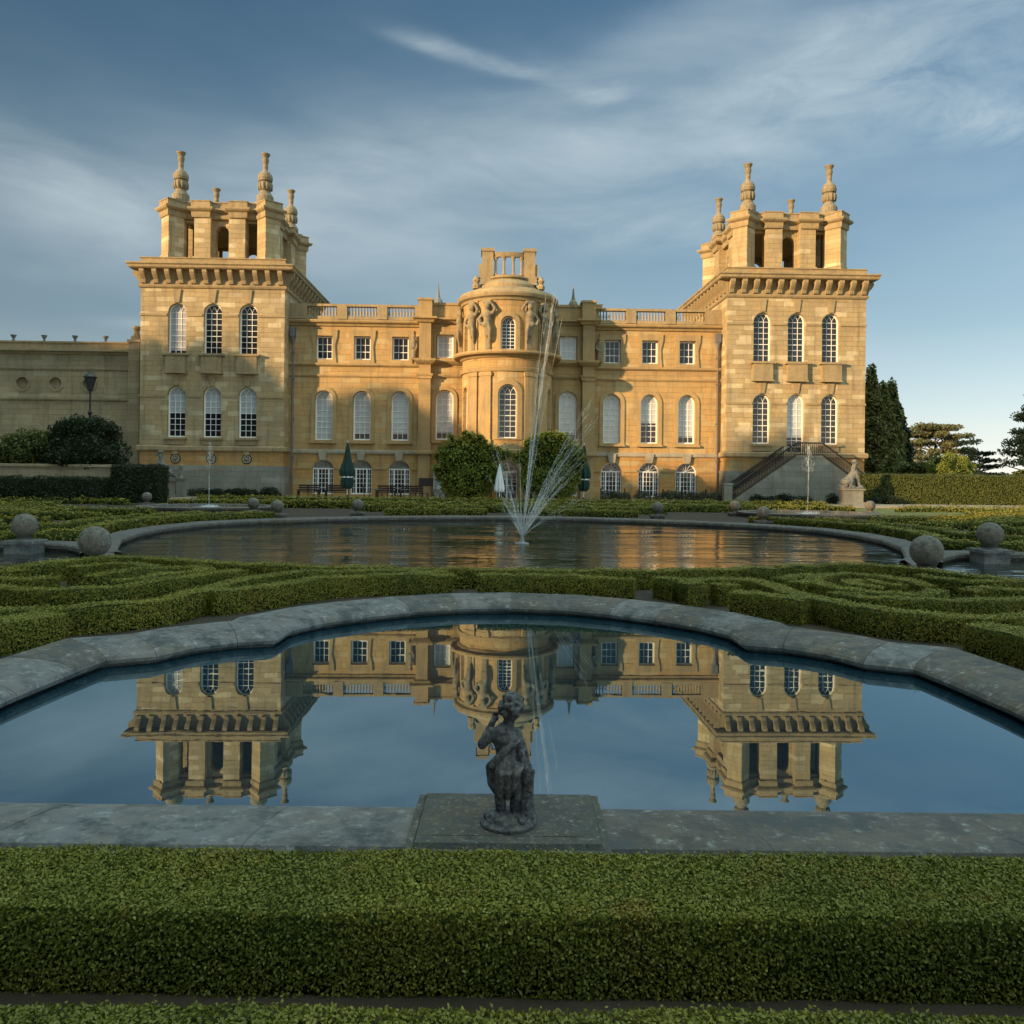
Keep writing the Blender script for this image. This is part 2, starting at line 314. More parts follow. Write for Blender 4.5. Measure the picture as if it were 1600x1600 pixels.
def copytree(src,loc,rotz=0,label=None,scale=None):
    r=src.copy(); COL.objects.link(r); r.location=loc; r.rotation_euler=(0,0,rotz)
    if scale: r.scale=scale
    if label: r['label']=label
    for c in src.children:
        d=c.copy(); COL.objects.link(d); d.parent=r
        for g in c.children: e=g.copy(); COL.objects.link(e); e.parent=d
    return r
def leafmesh(name,mats,core,P,Nn,size,jit=.7,parent=None,loc=(0,0,0),aspect=.6):
    """core: MB or None; P,Nn arrays of leaf points and normals; one rhombus a leaf"""
    n=len(P); a=RNG.normal(size=(n,3)); nn=Nn*(1-jit)+a/np.linalg.norm(a,axis=1)[:,None]*jit; nn/=np.linalg.norm(nn,axis=1)[:,None]+1e-9
    r=RNG.normal(size=(n,3)); t=np.cross(nn,r); t/=np.linalg.norm(t,axis=1)[:,None]+1e-9; b=np.cross(nn,t)
    s=(size*RNG.uniform(.7,1.3,n))[:,None]*.5
    V=np.stack([P-t*s,P-b*s*aspect+nn*s*.15,P+t*s,P+b*s*aspect+nn*s*.15],1).reshape(-1,3)
    cv=np.array(core.v) if core and core.v else np.zeros((0,3)); nc=len(cv)
    cf=core.f if core else []
    allv=np.vstack([cv,V]); lv=[i for q in cf for i in q]; lens=[len(q) for q in cf]
    li=np.concatenate([np.array(lv,dtype=np.int32),np.arange(nc,nc+4*n,dtype=np.int32)]); ln=np.concatenate([np.array(lens,dtype=np.int32),np.full(n,4,dtype=np.int32)])
    me=bpy.data.meshes.new(name); me.vertices.add(len(allv)); me.vertices.foreach_set('co',allv.astype(np.float32).ravel())
    me.loops.add(len(li)); me.loops.foreach_set('vertex_index',li); me.polygons.add(len(ln)); st=np.concatenate([[0],np.cumsum(ln)[:-1]]).astype(np.int32); me.polygons.foreach_set('loop_start',st)
    for m in mats: me.materials.append(M[m])
    me.polygons.foreach_set('material_index',np.concatenate([np.zeros(len(cf),dtype=np.int32),np.ones(n,dtype=np.int32)]))
    me.update(calc_edges=True); me.validate()
    o=bpy.data.objects.new(name,me); COL.objects.link(o); o.location=loc
    if parent: o.parent=parent
    return o
def smoothpath(pts,step=.25,closed=False):
    P=[Vector(p) for p in pts]; n=len(P); out=[]
    rng=range(n) if closed else range(n-1)
    for i in rng:
        p1,p2=P[i],P[(i+1)%n]; p0=P[i-1] if (i>0 or closed) else p1*2-p2; p3=P[(i+2)%n] if (i+2<n or closed) else p2*2-p1
        k=max(1,int((p2-p1).length/step))
        for j in range(k):
            t=j/k; out.append(.5*((2*p1)+(p2-p0)*t+(2*p0-5*p1+4*p2-p3)*t*t+(3*p1-p0-3*p2+p3)*t*t*t))
    if not closed: out.append(P[-1])
    return [(p.x,p.y) for p in out]
def hedge(label,pts,w=.42,z0=.1,h=.35,closed=False,leaf=None,cov=1.0,mats=('boxcore','box'),group='clipped box hedges of the parterre',name='box_hedge',smooth=True,cat='hedge',jit=.34):
    path=smoothpath(pts,.25,closed) if smooth else pts
    P=np.array(path); d=float(np.mean(np.hypot(P[:,0],P[:,1]))) if leaf is None else 0
    leaf=leaf or max(.024,.0021*d); hw=w/2; z1=z0+h; c=.03; g=leaf*.8
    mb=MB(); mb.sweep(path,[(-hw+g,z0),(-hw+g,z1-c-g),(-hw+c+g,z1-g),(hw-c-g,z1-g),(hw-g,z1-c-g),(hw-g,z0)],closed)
    Q=np.vstack([P,P[:1]]) if closed else P
    seg=Q[1:]-Q[:-1]; L=np.hypot(seg[:,0],seg[:,1]); tot=L.sum(); per=w+2*h
    n=int(tot*per*cov/(leaf*leaf*.3*1.0)); cum=np.concatenate([[0],np.cumsum(L)])
    s=RNG.uniform(0,tot,n); i=np.clip(np.searchsorted(cum,s)-1,0,len(L)-1); f=(s-cum[i])/L[i]; base=Q[i]+seg[i]*f[:,None]
    dr=seg/L[:,None]; nr=np.stack([dr[:,1],-dr[:,0]],1); nr_i=nr[i]
    u=RNG.uniform(0,per,n); off=np.where(u<h,-hw,np.where(u<h+w,u-h-hw,hw)); z=np.where(u<h,z0+u,np.where(u<h+w,z1,z0+(per-u)))
    side=(u<h)|(u>h+w); sg=np.where(u<h,-1,1)
    wav=leaf*.22*(np.sin(base[:,0]*3.1+base[:,1]*2.3)+.6*np.sin(base[:,0]*7.7-base[:,1]*5+off*9))
    p3=np.stack([base[:,0]+nr_i[:,0]*off,base[:,1]+nr_i[:,1]*off,z+np.where(side,0,wav)],1)
    N3=np.stack([np.where(side,nr_i[:,0]*sg,0),np.where(side,nr_i[:,1]*sg,0),np.where(side,0,1.)],1)
    und=leaf*.35*(np.sin(base[:,0]*4.3+base[:,1]*3.1+z*9)+np.sin(base[:,0]*9.7-base[:,1]*6.3+z*5+2)*.7)
    p3=p3+N3*und[:,None]; sh_=RNG.normal(0,.035,n); p3[:,0]+=dr[i][:,0]*sh_; p3[:,1]+=dr[i][:,1]*sh_
    p3=p3+N3*(RNG.uniform(-.5,.35,n)*leaf*.7+np.where(RNG.uniform(0,1,n)<.05,RNG.uniform(0,1.6,n)*leaf,0))[:,None]+RNG.normal(0,leaf*.15,(n,3))
    if not closed:
        k=int(w*h*2*cov/(leaf*leaf*.3)); e=RNG.integers(0,2,k); b0=np.where(e[:,None]==0,P[0],P[-1]); dd=np.where(e[:,None]==0,-dr[0],dr[-1]); nn=np.stack([dd[:,1],-dd[:,0]],1); o=RNG.uniform(-hw,hw,k)
        q=np.stack([b0[:,0]+nn[:,0]*o+dd[:,0]*leaf*.2,b0[:,1]+nn[:,1]*o+dd[:,1]*leaf*.2,RNG.uniform(z0,z1,k)],1); p3=np.vstack([p3,q]); N3=np.vstack([N3,np.stack([dd[:,0],dd[:,1],np.zeros(k)],1)])
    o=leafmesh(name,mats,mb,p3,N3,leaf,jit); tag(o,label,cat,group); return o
def crown(lobes,size,cov=1.0,hollow=.55):
    """leaf points spread through lumpy ellipsoids (x,y,z,rx,ry,rz)"""
    Ps=[];Ns=[]
    for (x,y,z,a,b,c) in lobes:
        area=4*PI*(((a*b)**1.6+(a*c)**1.6+(b*c)**1.6)/3)**(1/1.6); n=int(area*cov/(size*size*.3))
        d=RNG.normal(size=(n,3)); d/=np.linalg.norm(d,axis=1)[:,None]; r=1-RNG.uniform(0,1,n)**2*hollow
        r*=1+.10*np.sin(d[:,0]*7+x)*np.sin(d[:,1]*6+y)+.10*np.sin(d[:,2]*9+z*3)*np.cos(d[:,0]*8)
        Ps.append(np.stack([x+d[:,0]*a*r,y+d[:,1]*b*r,z+d[:,2]*c*r],1)); Ns.append(d)
    return np.vstack(Ps),np.vstack(Ns)
def remesh(name,mb,mat,voxel,parent=None,loc=(0,0,0),rotz=0,sm=2,disp=0):
    me=bpy.data.meshes.new(name+'_src'); me.from_pydata(mb.v,[],mb.f)
    bm=bmesh.new(); bm.from_mesh(me); bmesh.ops.recalc_face_normals(bm,faces=bm.faces[:]); bm.to_mesh(me); bm.free()
    t=bpy.data.objects.new('t',me); COL.objects.link(t); r=t.modifiers.new('r','REMESH'); r.mode='VOXEL'; r.voxel_size=voxel; s=t.modifiers.new('s','SMOOTH'); s.iterations=sm; s.factor=.5
    dg=bpy.context.evaluated_depsgraph_get(); dg.update(); m2=bpy.data.meshes.new_from_object(t.evaluated_get(dg)); bpy.data.objects.remove(t)
    m2.name=name; m2.materials.clear(); m2.materials.append(M[mat]); n=len(m2.vertices)
    if disp:
        co=np.empty(n*3,dtype=np.float32); m2.vertices.foreach_get('co',co); co=co.reshape(-1,3); co+=RNG.normal(0,disp,(n,1)).astype(np.float32)*np.array([1,1,1],dtype=np.float32); m2.vertices.foreach_set('co',co.ravel())
    m2.polygons.foreach_set('use_smooth',[True]*len(m2.polygons))
    o=bpy.data.objects.new(name,m2); COL.objects.link(o); o.location=loc; o.rotation_euler=(0,0,rotz)
    if parent: o.parent=parent
    return o
def limb(mb,pts,rs,n=10):
    for a,b,ra,rb in zip(pts[:-1],pts[1:],rs[:-1],rs[1:]):
        k=4
        mb.tube([Vector(a).lerp(Vector(b),j/k) for j in range(k+1)],[ra+(rb-ra)*j/k for j in range(k+1)],n)
    for p,r in zip(pts,rs): mb.sphere(p,r,6)
# ================================================================ LARGE STRUCTURE
# near pool: half outline of the coping's inner edge (x>0), mirrored
NP=[(0,12.82),(.8,12.70),(1.5,12.36),(2.1,11.9),(2.6,11.4),(2.9,10.85),(2.92,10.22),(3.35,10.08),(3.75,9.75),(4.0,9.28),(4.46,9.05),(4.52,8.5),(4.58,7.6),(4.58,6.2),(4.35,5.5),(3.9,5.07)]
near_in=[(-x,y) for x,y in NP[::-1]][:-1]+NP      # left front -> far -> right front
FP=[(0,37.3),(2.5,37.0),(5,36.2),(7.5,35),(10.0,33),(11.4,31),(11.9,28.5),(11.8,26),(11.2,23.5),(10.3,21.4),(9.55,19.7),(9.1,18.6),(9.85,19.2),(10.8,20.7),(11.7,21.6),(13,21.8),(19,21.8),(19,17),(13,15.2),(10.5,15.6),(9.2,17.0),(7,17.4),(5.6,16.9),(3.8,16.2),(2,15.9),(0,15.85)]
far_in=FP[:-1]+[(0,15.85)]+[(-x,y) for x,y in FP[1:-1]][::-1]
def offset(path,o,closed=True):
    n=len(path); out=[]
    for i in range(n):
        a=Vector(path[i-1]); p=Vector(path[i]); b=Vector(path[(i+1)%n]); d1=(p-a).normalized(); d2=(b-p).normalized(); n1=Vector((d1.y,-d1.x)); n2=Vector((d2.y,-d2.x)); m=n1+n2; m=m/max(.5,m.length_squared)*2; q=p+m*o; out.append((q.x,q.y))
    return out
def ccw(p):
    a=sum(p[i][0]*p[(i+1)%len(p)][1]-p[(i+1)%len(p)][0]*p[i][1] for i in range(len(p))); return p if a>0 else p[::-1]
near_in=ccw(near_in); far_in=ccw(far_in)
def flat(name,outer,holes,z,mat,kind='structure'):
    loops=[outer]+holes; t=geometry.tessellate_polygon([[Vector((a,b,0)) for a,b in l] for l in loops]); mb=MB(); mb.add([(a,b,z) for l in loops for a,b in l],[tuple(q) for q in t]); o=mb.build(name,mat); o['kind']=kind; return o
nh=offset(near_in,.5); fh=offset(far_in,.35)
flat('parterre_ground',[(-60,-12),(60,-12),(60,53),(-60,53)],[nh,fh],.12,'soil')
R_=3500; flat('grass_land',[(-R_,-R_),(R_,-R_),(R_,R_),(-R_,R_)],[[(-60,-12),(60,-12),(60,53),(-60,53)]],.10,'field')
flat('pool_water',offset(near_in,.15),[],0,'water1'); flat('fountain_pool_water',offset(far_in,.15),[],.004,'water2')
mb=MB(); mb.box(-60,60,52.9,66,-.2,.26); t=mb.build('gravel_terrace','gravel'); t['kind']='structure'
flat('terrace_lawn',[(-24,47.6),(24,47.6),(24,52.3),(-24,52.3)],[],.16,'lawn')
flat('side_lawn',[(18,43),(58,43),(58,58),(18,58)],[],.165,'lawn')
# copings, laid stone by stone with fine joints
def coping(name,label,inner,w,zt,mats,block=1.15,slope=.03,r=.04,nose=.06,z0=-.12,parts=None):
    root=thing(name,label,'pool edge',(0,0,0)); path=inner+[inner[0]]; n=len(inner); k=0
    for i in range(n):
        a=Vector(inner[i]); b=Vector(inner[(i+1)%n])
    off=offset(inner,w); off0=offset(inner,0)
    # build strips per block group
    seglist=[]; 
    for i in range(n):
        a,b=Vector(inner[i]),Vector(inner[(i+1)%n]); A,B=Vector(off[i]),Vector(off[(i+1)%n]); L=max((b-a).length,(B-A).length); m=max(1,round(L/block))
        for j in range(m): seglist.append((a.lerp(b,j/m),a.lerp(b,(j+1)/m),A.lerp(B,j/m),A.lerp(B,(j+1)/m)))
    groups={}
    for q,(a,b,A,B) in enumerate(seglist):
        mbx=MB(); e=(.003 if min(abs(a.x),abs(b.x))>.3 else 0)/max(.1,(b-a).length); a2,b2=a.lerp(b,e),b.lerp(a,e); A2,B2=A.lerp(B,e),B.lerp(A,e); dz=random.uniform(-.0015,.0015)
        prof=[(0.0,.07,z0),(0.0,.07,zt-.19),(0,.02,zt-.175),(0,-.02,zt-.15),(0,-.03,zt-.115),(0.0,0,zt-.08),(.08,0,zt-.045),(.20,0,zt-.015),(.36,0,zt+.006),(.55,0,zt+.018),(.9,0,zt+slope),(1,-.02,zt+slope-.008),(1,0,zt+slope-.04),(1,0,z0)]
        v=[]
        for c,d in ((a2,A2),(b2,B2)):
            u=(d-c).normalized()
            for t,o,z in prof: p=c.lerp(d,t)+u*o; v.append((p.x,p.y,z+dz))
        kk=len(prof); f=[(t,(t+1)%kk,kk+(t+1)%kk,kk+t) for t in range(kk)]+[tuple(range(kk))[::-1],tuple(range(kk,2*kk))]
        mi=(1 if parts and parts((a+b)/2) else 0); mbx.add(v,f); mm=mats[mi] if random.random()>.12 else mats[1-mi]
        mbx.build('coping_stone',mm,root)
    return root
coping('pool_coping','scalloped grey stone coping round the near reflecting pool',near_in,.76,.2,('coping','coping2'),1.3,parts=lambda p:p.x<-.2)
cp2=MB()
cp2.sweep(far_in,[(.06,-.12),(.06,.05),(-.05,.08),(-.06,.16),(-.02,.20),(.62,.22),(.72,.18),(.72,-.1)],True)
tag(cp2.build('fountain_pool_coping','coping'),'curved low stone coping round the large fountain pool','pool edge')
# ================================================================ THE PALACE
OX,OY,PR=-.48,62.,rad(1.57)
pal=thing('palace','honey coloured stone palace with two square towers and a round central bow','palace',(OX,OY,0),PR)
def archpoly(c,hw,z0,z1,arch=True,n=12):
    if not arch: return [(c-hw,z0),(c+hw,z0),(c+hw,z1),(c-hw,z1)]
    sp=z1-hw; return [(c-hw,z0),(c+hw,z0)]+[(c+hw*math.cos(PI*k/n),sp+hw*math.sin(PI*k/n)) for k in range(n+1)]
def winmesh(hw,h,arch,cols,rows,blind=0,fr=.10,basement=False,mat='blind'):
    """window standing on z=0, centred on x=0, in the plane y=0; glass lies behind the bars"""
    F=MB(); G=MB(); B=MB()
    o=archpoly(0,hw,0,h,arch); i=archpoly(0,hw-fr,fr,h-fr,arch); F.wall(o,[i],-.05,.10)
    sp=h-hw if arch else h; W_=2*(hw-fr); bw=.032
    top=sp if arch else h-fr
    for k in range(1,cols): x=-(hw-fr)+W_*k/cols; F.box(x-bw/2,x+bw/2,-.025,.02,fr,top)
    for k in range(1,rows+(1 if arch else 0)):
        z=fr+(top-fr)*k/rows; t=.05 if k==rows//2 else bw; F.box(-(hw-fr),hw-fr,-.028,.02,z-t/2,z+t/2)
    if arch:
        r=hw-fr
        for s in (-1,1):     # interlaced bars in the head
            x0=s*r/3; 
            for q in (-1,1):
                pts=[]
                for k in range(7):
                    a=k/6*PI*.33; cx=x0-q*r*.95; px=cx+q*r*.95*math.cos(a); pz=sp+r*.95*math.sin(a)
                    if px*px+(pz-sp)**2<r*r*1.02: pts.append((px,-.01,pz))
                if len(pts)>1: F.tube(pts,.018,4)
    gp=archpoly(0,hw-fr*.5,fr*.5,h-fr*.5,arch); n=len(gp); G.add([(a,.03,b) for a,b in gp],[tuple(range(n))])
    if blind:
        zb=h*(1-blind); bp=[(max(-hw+fr,min(hw-fr,a)),max(b,zb)) for a,b in archpoly(0,hw-fr,fr,h-fr,arch)]
        B.add([(a,.018,b) for a,b in bp],[tuple(range(len(bp)))])
    return F,G,B
_w={}
def window(kind,u,v,z,parent=pal,warp=None,ang=0):
    spec={'T':(.66,3.68,True,3,7,0),'Tb':(.66,3.68,True,3,7,.93),'Tl':(.66,3.70,True,3,7,0),'Th':(.66,3.70,True,3,7,.52),'D':(.66,4.45,True,3,8,.72),'S':(.62,1.76,False,3,3,0),'Sb':(.62,1.76,False,3,3,1),
          'A':(.66,3.70,True,3,7,.84),'Ab':(.66,3.70,True,3,7,.86),'A2':(.66,3.70,True,3,7,.58),'A3':(.66,3.70,True,3,7,.97),'P':(.68,3.75,True,3,7,.84),'B':(.66,3.75,True,3,8,.0),'Bu':(.52,2.32,True,3,7,0),'N':(.42,3.7,True,2,7,.9),'Nu':(.36,2.3,True,2,6,.9)}[kind]
    if kind not in _w:
        F,G,B=winmesh(spec[0],spec[1],spec[2],spec[3],spec[4],spec[5],.11 if kind in('A','Ab','P','S','Sb') else .09)
        w=F.build('window','white',pal); g=G.build('pane','glass',w); b=B.build('blind','blind2' if kind in('Tb','Ab') else 'blind',w) if B.v else None
        _w[kind]=(w,g,b); w.location=(u,v,z); w.rotation_euler=(0,0,ang); return w
    w,g,b=_w[kind]; w2=copyo(w,pal,(u,v,z),ang); copyo(g,w2,(0,0,0)); 
    if b: copyo(b,w2,(0,0,0))
    return w2
# ---- towers
TW=5.2; TF=-1.5; WO=2.57
def cornice_tower(c,parent_name):
    path=[(c-TW,TF),(c+TW,TF),(c+TW,TF+12.1),(c-TW,TF+12.1)]
    mb=MB()
    mb.sweep(path,[(0,15.35),(.10,15.40),(.16,15.52),(.16,15.60),(.04,15.64),(.04,16.60),(.14,16.66),(.62,16.70),(.70,16.78),(.70,16.92),(.80,17.0),(.80,17.1),(0.0,17.22)],True)
    mb.sweep(path,[(-.2,17.0),(0,17.0),(0.02,17.2),(.02,17.52),(.10,17.56),(.10,17.62),(-.9,17.64),(-.9,17.0)],True)
    mb.box(c-TW+.8,c+TW-.8,TF+.8,TF+11.3,17.0,17.6)
    cor=mb.build('cornice','trim',pal)
    b=MB(); b.add([(-.16,0,0),(.16,0,0),(.16,-.16,.05),(.16,-.22,.30),(.16,-.50,.62),(.16,-.60,.80),(.16,-.60,.98),(.16,0,.98),(-.16,-.16,.05),(-.16,-.22,.30),(-.16,-.50,.62),(-.16,-.60,.80),(-.16,-.60,.98),(-.16,0,.98)],
        [(1,2,3,4,5,6,7),(0,13,12,11,10,9,8),(0,8,2,1),(8,9,3,2),(9,10,4,3),(10,11,5,4),(11,12,6,5),(12,13,7,6),(0,1,7,13)])
    first=None
    for k in range(12):
        t=-TW+.25+(2*TW-.5)*k/11
        for (x,y,a) in ((c+t,TF-.03,0),(c+TW+.03,TF+.25+11.5*k/11,PI/2),(c-TW-.03,TF+.25+11.5*k/11,-PI/2)):
            if first is None: first=b.build('bracket','trim',cor,(x,y,15.66),a)
            else: copyo(first,cor,(x,y,15.66),a)
    return cor
def finial_profile():
    return [(.70,0),(.70,.12),(.62,.18),(.62,.62),(.50,.80),(.40,.95),(.36,1.05),(.44,1.12),(.52,1.35),(.50,1.62),(.40,1.72),(.52,1.80),(.56,2.02),(.50,2.26),(.36,2.46),(.20,2.56),(.17,2.70),(.20,2.9),(.19,3.1),(.24,3.3),(.26,3.45),(.20,3.55),(.28,3.72),(.34,3.80),(.34,3.88),(.2,3.92)]
fin=None
def belvedere(c):
    global fin
    mb=MB(); cy=TF+6.0; z0,z1=17.62,21.0
    def deep(y): d=y-cy; return y+.85*max(-1,min(1,d/.8))
    a=3.55
    for sx in (-1,1):
        for sy in (-1,1):
            mb.rbox(c+sx*a,cy+sy*a,.60,.60,z0,z1,PI/4); mb.rbox(c+sx*a,cy+sy*a,.70,.70,z0,z0+.55,PI/4,top=.92)
            # inner leg tying the pier to the arcade
            mb.box(c+sx*a-.35,c+sx*a+.35,cy+sy*a-.35,cy+sy*a+.35,z0,z1)
    # the four arcaded sides
    def side(f):
        m=MB(); hs=[archpoly(0,.50,z0+.12,20.5),archpoly(-2.28,.44,z0+.12,20.75,False),archpoly(2.28,.44,z0+.12,20.75,False)]
        m.wall([(-3.1,z0),(3.1,z0),(3.1,z1),(-3.1,z1)],hs,-.0,.5)
        n=len(m.v)
        m.wall([(-3.1,z0),(3.1,z0),(3.1,z1),(-3.1,z1)],hs,.5,.01)
        for s in (-1,1):
            m.box(s*1.28-.60,s*1.28+.60,-.62,-.002,z0,z1); m.box(s*1.3-.66,s*1.3+.66,-.74,-.003,z0,z0+.42)
        mb.add([f(p) for p in m.v],m.f)
    e=3.22
    side(lambda p:(c+p[0],cy-e+p[1],p[2])); side(lambda p:(c+p[0],cy+e-p[1],p[2])); side(lambda p:(c+e-p[1],cy+p[0],p[2])); side(lambda p:(c-e+p[1],cy+p[0],p[2]))
    mb.v=[(p[0],deep(p[1]),p[2]) for p in mb.v]
    b=mb.build('belvedere','tower',pal)
    # broken cap following piers and pilasters
    q=[(-4.28,-3.38),(-3.38,-4.28),(-2.5,-3.35),(-1.9,-3.35),(-1.9,-3.75),(-.7,-3.75),(-.7,-3.35),(.7,-3.35),(.7,-3.75),(1.9,-3.75),(1.9,-3.35),(2.5,-3.35),(3.38,-4.28),(4.28,-3.38)]
    ring=[]
    for k in range(4):
        cs,sn=[(1,0),(0,1),(-1,0),(0,-1)][k]
        pts=q[1:-1] if True else q
        for x,y in pts: ring.append((c+1.05*(x*cs-y*sn),cy+1.05*(x*sn+y*cs)))
    cm=MB(); cm.sweep(ring,[(-.5,20.95),(.02,20.95),(.06,21.1),(.06,21.35),(.22,21.45),(.30,21.55),(.30,21.66),(.08,21.70),(.05,22.1),(.10,22.14),(.10,22.2),(-.5,22.22)],True)
    cm.box(c-3.2,c+3.2,cy-3.2,cy+3.2,20.9,21.9)
    cm.v=[(p[0],deep(p[1]),p[2]) for p in cm.v]
    cm.build('belvedere_cap','trim',pal)
    for sx in (-1,1):
        for sy in (-1,1):
            if fin is None:
                f=MB(); f.lathe(finial_profile(),0,0,20)
                for k in range(12):
                    t=2*PI*k/12; f.lathe([(.03,1.12),(.07,1.3),(.07,1.5),(.03,1.66)],.50*math.cos(t),.50*math.sin(t),6)
                f.rbox(0,0,.72,.72,-.15,.14,PI/4)
                fin=f.build('finial','carved',pal,(c+sx*3.15,cy+sy*4.0,22.16),0)
            else: copyo(fin,pal,(c+sx*3.15,cy+sy*4.0,22.16),0)
for sgn in (-1,1):
    c=21.5*sgn
    ups=[archpoly(c+d,.66,10.62,14.30) for d in (-WO,0,WO)]
    los=[archpoly(c+d,.66,4.55 if not(sgn>0 and d==0) else 3.8,8.25) for d in (-WO,0,WO)]
    mb=MB(); mb.wall([(c-TW,3.55),(c+TW,3.55),(c+TW,15.6),(c-TW,15.6)],ups+los,TF,.5)
    mb.box(c-TW,c+TW,TF+.5,TF+12.1,3.55,15.6); mb.build('tower_wall','tower',pal)
    mb=MB(); mb.box(c-TW+.02,c+TW-.02,TF-.01,TF+12.09,2.45,3.6); mb.build('basement_wall','base' ,pal)
    mb=MB(); mb.box(c-TW-.10,c+TW+.10,TF-.14,TF+12.2,-.1,2.42); mb.box(c-TW-.04,c+TW+.04,TF-.08,TF+12.14,2.4,2.5); mb.build('plinth','grey',pal)
    path=[(c-TW,TF),(c+TW,TF),(c+TW,TF+12.1),(c-TW,TF+12.1)]
    mb=MB(); mb.sweep(path,[(-.05,3.5),(.14,3.52),(.20,3.6),(.20,3.84),(.12,3.92),(-.05,3.94)],True)
    mb.build('string_course','trim',pal)
    for z in (7.45,13.35):
        # string courses broken by the window openings
        for x0,x1 in ((c-TW-.05,c-WO-.74),(c-WO+.74,c-.74),(c+.74,c+WO-.74),(c+WO+.74,c+TW+.05)): mb=MB(); mb.box(x0,x1,TF-.07,TF+.01,z,z+.17); mb.build('impost_course','trim',pal)
    for d in (-WO,0,WO):
        u=c+d; mb=MB()
        mb.box(u-.92,u+.92,TF-.42,TF+.02,10.46,10.62); mb.box(u-.72,u+.72,TF-.34,TF+.02,9.28,10.44); mb.box(u-.80,u+.80,TF-.38,TF+.02,9.16,9.28)
        mb.build('sill_block','trim',pal)
        mb=MB()
        for zt,zb in ((9.1,8.3),(15.3,14.34)):
            mb.add([(u-.17,TF-.10,zb),(u+.17,TF-.10,zb),(u+.30,TF-.10,zt),(u-.30,TF-.10,zt),(u-.17,TF+.01,zb),(u+.17,TF+.01,zb),(u+.30,TF+.01,zt),(u-.30,TF+.01,zt)],[(0,1,2,3),(0,4,5,1),(1,5,6,2),(2,6,7,3),(3,7,4,0)])
        mb.build('keystone','trim',pal)
        if not(sgn>0 and d==0):
            mb=MB(); mb.box(u-.82,u+.82,TF-.24,TF+.02,4.38,4.54); mb.box(u-.66,u+.66,TF-.12,TF+.02,4.0,4.38); mb.build('sill_block','trim',pal)
        if sgn<0:
            window('Tb' if d<0 else 'T',u,TF+.36,10.62); window('Th',u,TF+.36,4.55)
            mb=MB(); t=8
            R=.30; mb.lathe([(R,0),(R,.06),(R-.09,.06),(R-.09,0)],0,0,20)
            mb.v=[(p[0],-p[2],p[1]) for p in mb.v]
            for k in range(4):
                a=k*PI/4+PI/8; mb.tube([(-(R-.06)*math.cos(a),-.03,-(R-.06)*math.sin(a)),((R-.06)*math.cos(a),-.03,(R-.06)*math.sin(a))],.035,5)
            mb.sphere((0,-.05,0),.09,6); rg=mb.build('roundel_grille','band',pal,(u,TF-.02,2.98))
            mb=MB(); mb.lathe([(.37,0),(.37,.02)],0,0,20); mb.v=[(p[0],-p[2]*1,p[1]) for p in mb.v]; mb.build('roundel_opening','dark',rg)
            mb=MB(); mb.box(u-.2,u+.2,TF-.16,TF+.02,3.3,3.52); mb.build('keystone','trim',pal)
        else:
            window('T',u,TF+.36,10.62); 
            if d==0: window('D',u,TF+.36,3.8)
            else: window('Tl',u,TF+.36,4.55)
    cornice_tower(c,None); belvedere(c)
